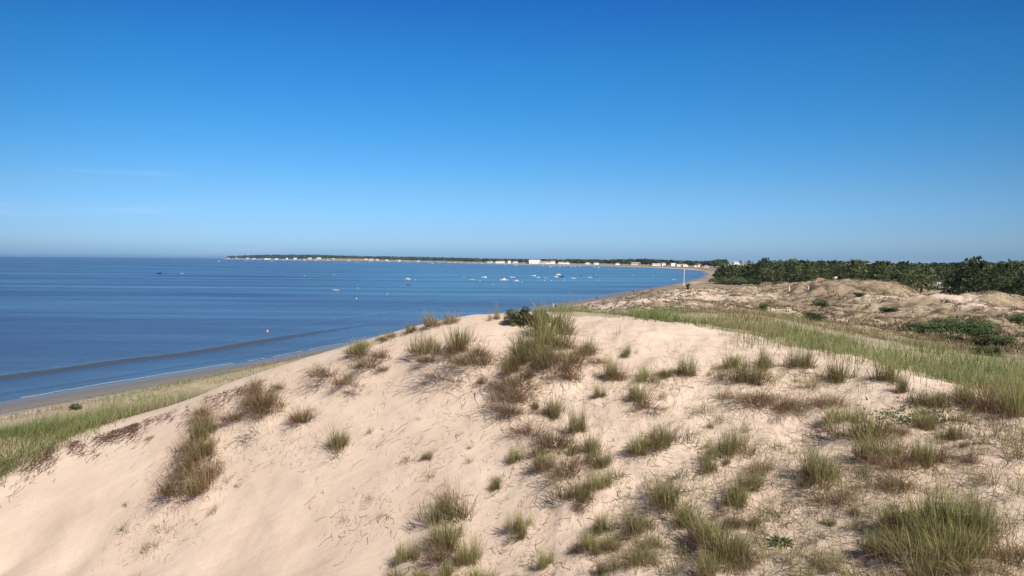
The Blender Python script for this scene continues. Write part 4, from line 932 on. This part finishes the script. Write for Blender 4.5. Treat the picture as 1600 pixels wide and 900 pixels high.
mst = bm_mesh('mast', lambda bm: add_tube(bm, [(.02, 0, .2), (.02, 0, 1.15)], [.012, .007], 6)); mst.materials.append(M['metal'])
def boat(u, v, wpx, style, label, group=None):
    x, y, z = sea_at(u, v, 0.0); L_ = max(wpx / F * y * 1.05, 2.6)
    e = empty('boat', (x, y, .02), random.choice([0, math.pi]) + random.uniform(-.25, .25), L_, label, 'boat', group)
    link('hull', HD if 'd' in style else HR if 'r' in style else HW, None, e)
    if 'c' in style: link('cabin', cab, None, e); link('windscreen', wnd, None, e)
    if 'o' in style: link('outboard_motor', mot, None, e)
    if 'm' in style: link('mast', mst, None, e)
SM = 'small white boat moored in the crowd off the village beach'; SG = 'small boats off the village beach'
for b_ in [(525, 454.5, 10, 'o', 'open white dinghy lying alone nearest the open sea'), (637, 437, 8, 'co', 'white cabin boat alone west of the moorings'), (638.5, 445.5, 5, 'r', 'little red tender near the lone cabin boat'),
           (738, 438, 9, 'o', 'low white boat at the west end of the moorings'), (756, 434, 8, 'o', 'white boat just beyond the westernmost moored one'), (788, 438.5, 11, 'co', 'largest white motor boat of the moorings'),
           (801, 434, 7, 'o', 'white boat right behind the largest motor boat'), (807.5, 440, 8, 'co', 'white cabin boat nearer than the largest motor boat'), (833, 431.5, 7, 'o', 'pale boat in the far middle of the moorings'),
           (840, 434, 6, 'o', 'white boat below the pale one in mid moorings'), (853, 435, 5, 'o', 'small faint boat between the mid and dark moorings'), (872, 430, 7, 'c', 'grey-topped boat behind the black one'),
           (869.5, 433.5, 7, 'co', 'white boat touching the black one'), (877.5, 433, 8, 'd', 'black hulled boat in the moorings'), (896.5, 435.5, 7, 'o', 'white boat east of the black hulled one'),
           (908, 431.5, 4, 'd', 'tiny dark boat by itself east of the moorings'), (922, 434, 6, 'o', 'white boat near the mast at the east end'), (931, 432, 5, 'dcm', 'dark boat with a short mast at the east end of the moorings'),
           (1053, 437.3, 5, 'o', 'white dinghy close to the inner beach of the bay'), (249, 427.5, 8, 'd', 'dark low boat far out on the open water'), (285, 428, 5, 'o', 'faint boat east of the dark one on open water')]: boat(*b_)
for u, v in [(848, 415.8), (858, 416.2), (866, 416), (874, 417), (881, 416), (892, 416.6), (899, 417), (906, 417), (929, 418), (935, 418), (806, 415), (860, 417.5), (675, 412.3), (558, 410.3), (425, 408.5), (385, 407.5), (341, 408.4)]: boat(u, v, 3.6, 'o', SM if u > 800 else 'tiny boat off the wooded point', SG if u > 800 else 'boats off the wooded point')
by = bm_mesh('buoy', lambda bm: bmesh.ops.create_uvsphere(bm, u_segments=12, v_segments=8, radius=.45)); 
by.materials.append(M['hullw'])
for u, v in [(559, 450.5), (557, 467), (605, 460), (649, 437.5), (476, 431), (522, 430), (750, 439), (816, 441), (882, 437), (935, 438), (851, 438.5), (988, 430), (1020, 430), (725, 433), (880, 439), (862, 439), (770, 445)]:
    x, y, z = sea_at(u, v); o = link('buoy', by); o.location = (x, y, .15); o.scale = (max(.5, y / 900),) * 3; tag(o, 'white mooring buoy dotted on the blue bay', 'buoy', 'mooring buoys')

# ------------------------------------------------------------------ people
def person_body(pose):
    me = bpy.data.meshes.new('body'); J = dict(pelvis=(0,0,.95,.13), waist=(0,0,1.1,.12), chest=(0,0.01,1.32,.14), neck=(0,0,1.48,.055), head=(0,-.01,1.62,.095), crown=(0,0,1.71,.07),
        shL=(-.17,0,1.42,.06), elL=(-.23,.02,1.14,.042), waL=(-.24,-.06,.90,.03), haL=(-.24,-.08,.81,.035), shR=(.17,0,1.42,.06), elR=(.23,.02,1.14,.042), waR=(.24,-.06,.90,.03), haR=(.24,-.08,.81,.035),
        hiL=(-.09,0,.88,.09), knL=(-.1,-.02,.5,.06), anL=(-.1,.02,.09,.04), toL=(-.1,-.14,.035,.035), hiR=(.09,0,.88,.09), knR=(.1,-.02,.5,.06), anR=(.1,.02,.09,.04), toR=(.1,-.14,.035,.035))
    if pose == 'walk':
        for k, (dy, dz) in dict(knL=(-.14,.02), anL=(-.24,0), toL=(-.24,0), knR=(.02,0), anR=(.26,.07), toR=(.24,.03), elL=(.12,0), waL=(.2,.02), haL=(.2,.02), elR=(-.06,0), waR=(-.18,.03), haR=(-.22,.03)).items():
            x, y, z, r_ = J[k]; J[k] = (x, y + dy, z + dz, r_)
    nm = list(J); E = [('pelvis','waist'),('waist','chest'),('chest','neck'),('neck','head'),('head','crown')] + [e for s in 'LR' for e in [('chest','sh'+s),('sh'+s,'el'+s),('el'+s,'wa'+s),('wa'+s,'ha'+s),('pelvis','hi'+s),('hi'+s,'kn'+s),('kn'+s,'an'+s),('an'+s,'to'+s)]]
    me.from_pydata([J[k][:3] for k in nm], [(nm.index(a), nm.index(b)) for a, b in E], [])
    o = bpy.data.objects.new('tmp', me); COL.objects.link(o); sk = o.modifiers.new('s', 'SKIN')
    for i, k in enumerate(nm): me.skin_vertices[0].data[i].radius = (J[k][3],) * 2
    me.skin_vertices[0].data[0].use_root = True
    sb = o.modifiers.new('b', 'SUBSURF'); sb.levels = sb.render_levels = 1
    out = bpy.data.meshes.new_from_object(o.evaluated_get(bpy.context.evaluated_depsgraph_get())); bpy.data.objects.remove(o); return out, J
def garment(body, z0, z1, xlim, grow, name, mt):
    bm = bmesh.new(); bm.from_mesh(body)
    for v_ in bm.verts: v_.co += v_.normal * grow
    bad = [f_ for f_ in bm.faces if not (z0 < f_.calc_center_median().z < z1 and abs(f_.calc_center_median().x) < xlim)]
    bmesh.ops.delete(bm, geom=bad, context='FACES'); m_ = bpy.data.meshes.new(name); bm.to_mesh(m_); bm.free(); m_.materials.append(mt); return m_
BODY = {p: person_body(p) for p in ('stand', 'walk')}
hair = bm_mesh('hair', lambda bm: bmesh.ops.create_uvsphere(bm, u_segments=12, v_segments=8, radius=.105)); hair.materials.append(M['hair'])
hat = bm_mesh('hat', lambda bm: (add_tube(bm, [(0,0,0),(0,0,.02)], [.2,.2], 16), add_tube(bm, [(0,0,.021),(0,0,.12)], [.11,.09], 14))); hat.materials.append(M['cloth_w'])
def person(x, y, z, pose, top, bottom, label, rz=0, hatq=False, name='person'):
    body = BODY[pose][0].copy(); body.materials.clear(); body.materials.append(M['skin'])
    e = empty(name, (x, y, z), rz, 1, label, 'person'); o = link('body', body, None, e, True)
    if top: link('shirt', garment(body, 1.0, 1.47, .26, .02, 'shirt', M[top]), None, e, True)
    if bottom: link('shorts', garment(body, .55, 1.03, .19, .024, 'shorts', M[bottom]), None, e, True)
    h_ = link('hat' if hatq else 'hair', hat if hatq else hair, None, e); h_.location = (0, .015, 1.68)
def beach_person(u, v, *a, **k):
    x, y, z = sea_at(u, v, .3); z = gz(x, y); person(x, y, z, *a, **k)
beach_person(864.5, 484, 'walk', 'cloth_w', 'cloth_w', 'person in white with a white hat walking at the water edge', rz=.6, hatq=True)
beach_person(868, 485, 'walk', 'cloth_d', 'cloth_d', 'person in dark clothes beside the one in white', rz=.4)
beach_person(932.5, 470, 'walk', 'cloth_d', 'cloth_d', 'lone walker in dark clothes midway along the beach', rz=-.4)
beach_person(989.5, 459.5, 'walk', 'cloth_d', 'cloth_d', 'small distant walker near the bend of the beach', rz=.2)
beach_person(1046, 447, 'stand', 'cloth_r', 'cloth_d', 'farthest tiny figure on the beach towards the bay', rz=.2)
x, y, z = sea_at(418, 519); person(x, y, -1.0, 'stand', None, 'cloth_r', 'sunlit bather standing waist deep in the sea', rz=.5)
x, y, z = sea_at(890, 456.5); person(x, y, -1.2, 'stand', None, 'cloth_d', 'bather chest deep off the beach', rz=.5)
x, y, z = sea_at(894.5, 463); person(x, y, -.7, 'stand', 'cloth_d', 'cloth_d', 'bather standing in shallow water off the beach', rz=1.5)

# ------------------------------------------------------------------ poles, posts, fence
def pole(u, v, hpx, r_, mt, name, label, cat, Y=None, group=None, ball=False):
    if Y is None:
        q = ground_hits([(u, v)])[0]
        if np.isnan(q[0]): return
        x, y = q[0], q[1]
    else: x, y = at(u, v, Y)[:2]
    h = hpx / F * math.hypot(x, y)
    me = bm_mesh(name, lambda bm: (add_tube(bm, [(0, 0, -.3), (0, 0, h * .5), (0.01 * h, 0, h)], [r_, r_ * .95, r_ * .8], 8))); me.materials.append(mt)
    o = link(name, me); o.location = (x, y, gz(x, y)); tag(o, label, cat, group)
pole(1068.5, 448, 27, .11, M['white'], 'signal_mast', 'tall white mast rising from the dune at the bend of the beach', 'mast')
pole(894, 484, 28, .05, M['wood'], 'beach_pole', 'thin pole standing on the lower beach near the two walkers', 'pole', 235)
pole(1473, 414, 16, .12, M['white'], 'radio_mast', 'thin white mast above the eastern tree belt', 'mast', 420)
pole(1514, 432, 12, .05, M['wood'], 'bare_pole', 'thin pale pole standing in the eastern trees', 'pole', 165)
pole(1233, 455, 7, .10, M['white'], 'field_post', 'white post in front of the dark bush in the field', 'post')
pole(1263, 453, 6, .08, M['white'], 'field_post', 'white post beside the trailer', 'post')
pole(1240, 458, 5, .06, M['wood'], 'field_post', 'short grey post below the first white post', 'post')
for i in range(16):
    u = 1092 + i * 2.3; pole(u, 447 - i * .55, random.uniform(4.5, 8), .07, M['wood'], 'fence_post', 'weathered post in the row at the top of the beach', 'post', group='fence posts at the top of the beach')
def ganivelle(u0, v0, u1, v1, hpx, label):
    q = ground_hits([(u0, v0), (u1, v1)])
    if np.isnan(q).any(): return
    a, b = q; L_ = math.hypot(*(b - a)[:2]); n_ = int(L_ / .16); h = hpx / F * a[1]; dx, dy = (b - a)[:2] / L_
    e = empty('slat_fence', (a[0], a[1], gz(a[0], a[1])), 0, 1, label, 'fence')
    def sl(bm):
        for i in range(n_):
            x, y = dx * i * .16, dy * i * .16; z = gz(a[0] + x, a[1] + y) - e.location.z; hh = h * random.uniform(.88, 1.05); add_box(bm, (x, y, z - .1), (x + .07, y + .03, z + hh))
    m_ = bm_mesh('slats', sl); m_.materials.append(M['wood']); link('slats', m_, None, e)
    for t in (.0, .33, .66, 1.0):
        x, y = dx * L_ * t, dy * L_ * t; z = gz(a[0] + x, a[1] + y) - e.location.z
        m_ = bm_mesh('post', lambda bm: add_tube(bm, [(x, y - .05, z - .2), (x, y - .05, z + h * 1.2)], [.06, .05], 7)); m_.materials.append(M['wood']); link('post', m_, None, e)
ganivelle(1012, 465, 1022, 464, 7, 'dark slatted fence panel on the bluff above the beach')
ganivelle(993, 469, 1006, 466, 6, 'paler slatted fence panel west of the dark one')
for i, (u, v) in enumerate([(958, 478), (972, 474), (984, 472), (1036, 466), (1052, 462), (1030, 483)]): pole(u, v, 8, .045, M['wood'], 'dune_stake', 'slender stake on the bluff above the beach', 'post', group='stakes on the bluff')

# ------------------------------------------------------------------ haze, sun, sky
def haze():
    bm = bmesh.new(); add_box(bm, (-36000, -31000, -6), (36000, 36500, 66)); bmesh.ops.recalc_face_normals(bm, faces=bm.faces); me = bpy.data.meshes.new('haze'); bm.to_mesh(me); bm.free()
    m = bpy.data.materials.new('haze_air'); m.use_nodes = True; nt = m.node_tree; nt.nodes.remove(nt.nodes['Principled BSDF'])
    pv = nt.nodes.new('ShaderNodeVolumePrincipled'); pv.inputs['Density'].default_value = 3.2e-5; pv.inputs['Color'].default_value = (.42, .68, 1.0, 1); pv.inputs['Anisotropy'].default_value = .2
    nt.links.new(pv.outputs[0], nt.nodes['Material Output'].inputs['Volume']); o = link('haze', me, m); tag(o, None, None, None, 'stuff')
USE_HAZE = True; EXPO = .86; TK = .90 * 2 ** (.45 - EXPO)
if USE_HAZE: haze()
SUN_EL = 44.0; SUN_AZ = 146.0      # azimuth clockwise from +Y (view direction): the sun stands to the east and a little behind
sd = Vector((math.sin(R(SUN_AZ)) * math.cos(R(SUN_EL)), math.cos(R(SUN_AZ)) * math.cos(R(SUN_EL)), math.sin(R(SUN_EL))))
sl = bpy.data.lights.new('sun', 'SUN'); sl.energy = 3.8; sl.angle = R(.53); sl.color = (1.0, .945, .86)
so = bpy.data.objects.new('sun', sl); COL.objects.link(so); so.rotation_euler = sd.to_track_quat('Z', 'Y').to_euler()
w = bpy.data.worlds.new('World'); scene.world = w; w.use_nodes = True; nt = w.node_tree; N = nt.nodes; L = nt.links.new; bg = N['Background']
sky = N.new('ShaderNodeTexSky'); sky.sky_type = 'NISHITA'; sky.sun_disc = False; sky.sun_elevation = R(SUN_EL); sky.sun_rotation = R(SUN_AZ)
sky.air_density = 1.0; sky.dust_density = .35; sky.ozone_density = 2.6; sky.altitude = 0
hs = N.new('ShaderNodeHueSaturation'); hs.inputs['Saturation'].default_value = 1.25; L(sky.outputs[0], hs.inputs['Color'])
# faint cirrus streaks low in the west
tc = N.new('ShaderNodeTexCoord'); mp = N.new('ShaderNodeMapping'); mp.inputs['Scale'].default_value = (1.6, 1.6, 26); mp.inputs['Rotation'].default_value = (R(2), R(4), 0)
nz = N.new('ShaderNodeTexNoise'); nz.inputs['Scale'].default_value = 1.6; nz.inputs['Detail'].default_value = 6; nz.inputs['Roughness'].default_value = .55
L(tc.outputs['Generated'], mp.inputs['Vector']); L(mp.outputs[0], nz.inputs['Vector'])
cr = N.new('ShaderNodeMapRange'); cr.inputs['From Min'].default_value = .56; cr.inputs['From Max'].default_value = .8; cr.inputs['To Max'].default_value = .14; L(nz.outputs['Fac'], cr.inputs['Value'])
sx = N.new('ShaderNodeSeparateXYZ'); L(tc.outputs['Generated'], sx.inputs[0])
g1 = N.new('ShaderNodeMapRange'); g1.inputs['From Min'].default_value = -.1; g1.inputs['From Max'].default_value = -.45; L(sx.outputs['X'], g1.inputs['Value'])
g2 = N.new('ShaderNodeMapRange'); g2.inputs['From Min'].default_value = .16; g2.inputs['From Max'].default_value = .10; L(sx.outputs['Z'], g2.inputs['Value'])
g3 = N.new('ShaderNodeMath'); g3.operation = 'MULTIPLY'; L(g1.outputs[0], g3.inputs[0]); L(g2.outputs[0], g3.inputs[1])
mm = N.new('ShaderNodeMath'); mm.operation = 'MULTIPLY'; L(cr.outputs[0], mm.inputs[0]); L(g3.outputs[0], mm.inputs[1])
TI = [(0.0, (.30, .55, 1.20)), (.022, (.41, .64, 1.20)), (.088, (.405, .671, 1.01)), (.162, (.297, .703, 1.0)), (.247, (.224, .697, 1.0)), (.33, (.165, .555, .978)), (.46, (.45, .80, 1.15)), (.7, (.9, 1.15, 1.35))]
zr = N.new('ShaderNodeMapRange'); zr.inputs['From Max'].default_value = 1.0; L(sx.outputs['Z'], zr.inputs['Value'])
rp = N.new('ShaderNodeValToRGB'); L(zr.outputs[0], rp.inputs['Fac'])
while len(rp.color_ramp.elements) < len(TI): rp.color_ramp.elements.new(.5)
for e_, (p_, c_) in zip(rp.color_ramp.elements, TI): e_.position = p_; e_.color = (*[q * TK for q in c_], 1)
az_ = N.new('ShaderNodeMapRange'); az_.interpolation_type = 'SMOOTHSTEP'; az_.inputs['From Min'].default_value = .45; az_.inputs['From Max'].default_value = 1.02; az_.inputs['To Min'].default_value = .36; az_.inputs['To Max'].default_value = 1.02; L(sx.outputs['Y'], az_.inputs['Value'])
t1 = N.new('ShaderNodeVectorMath'); t1.operation = 'MULTIPLY'; L(hs.outputs[0], t1.inputs[0]); L(rp.outputs[0], t1.inputs[1])
tint = N.new('ShaderNodeVectorMath'); tint.operation = 'SCALE'; L(t1.outputs[0], tint.inputs[0]); L(az_.outputs[0], tint.inputs['Scale'])
mx = N.new('ShaderNodeMix'); mx.data_type = 'RGBA'; L(mm.outputs[0], mx.inputs[0]); L(tint.outputs[0], mx.inputs[6]); mx.inputs[7].default_value = (6, 6.6, 7.4, 1)
L(mx.outputs[2], bg.inputs['Color']); bg.inputs['Strength'].default_value = .10
scene.view_settings.view_transform = 'Standard'; scene.view_settings.look = 'None'; scene.view_settings.exposure = EXPO; scene.view_settings.gamma = 1
cy = scene.cycles; cy.max_bounces = 6; cy.diffuse_bounces = 2; cy.glossy_bounces = 2; cy.transmission_bounces = 2; cy.volume_bounces = 1; cy.transparent_max_bounces = 6
cy.use_denoising = True
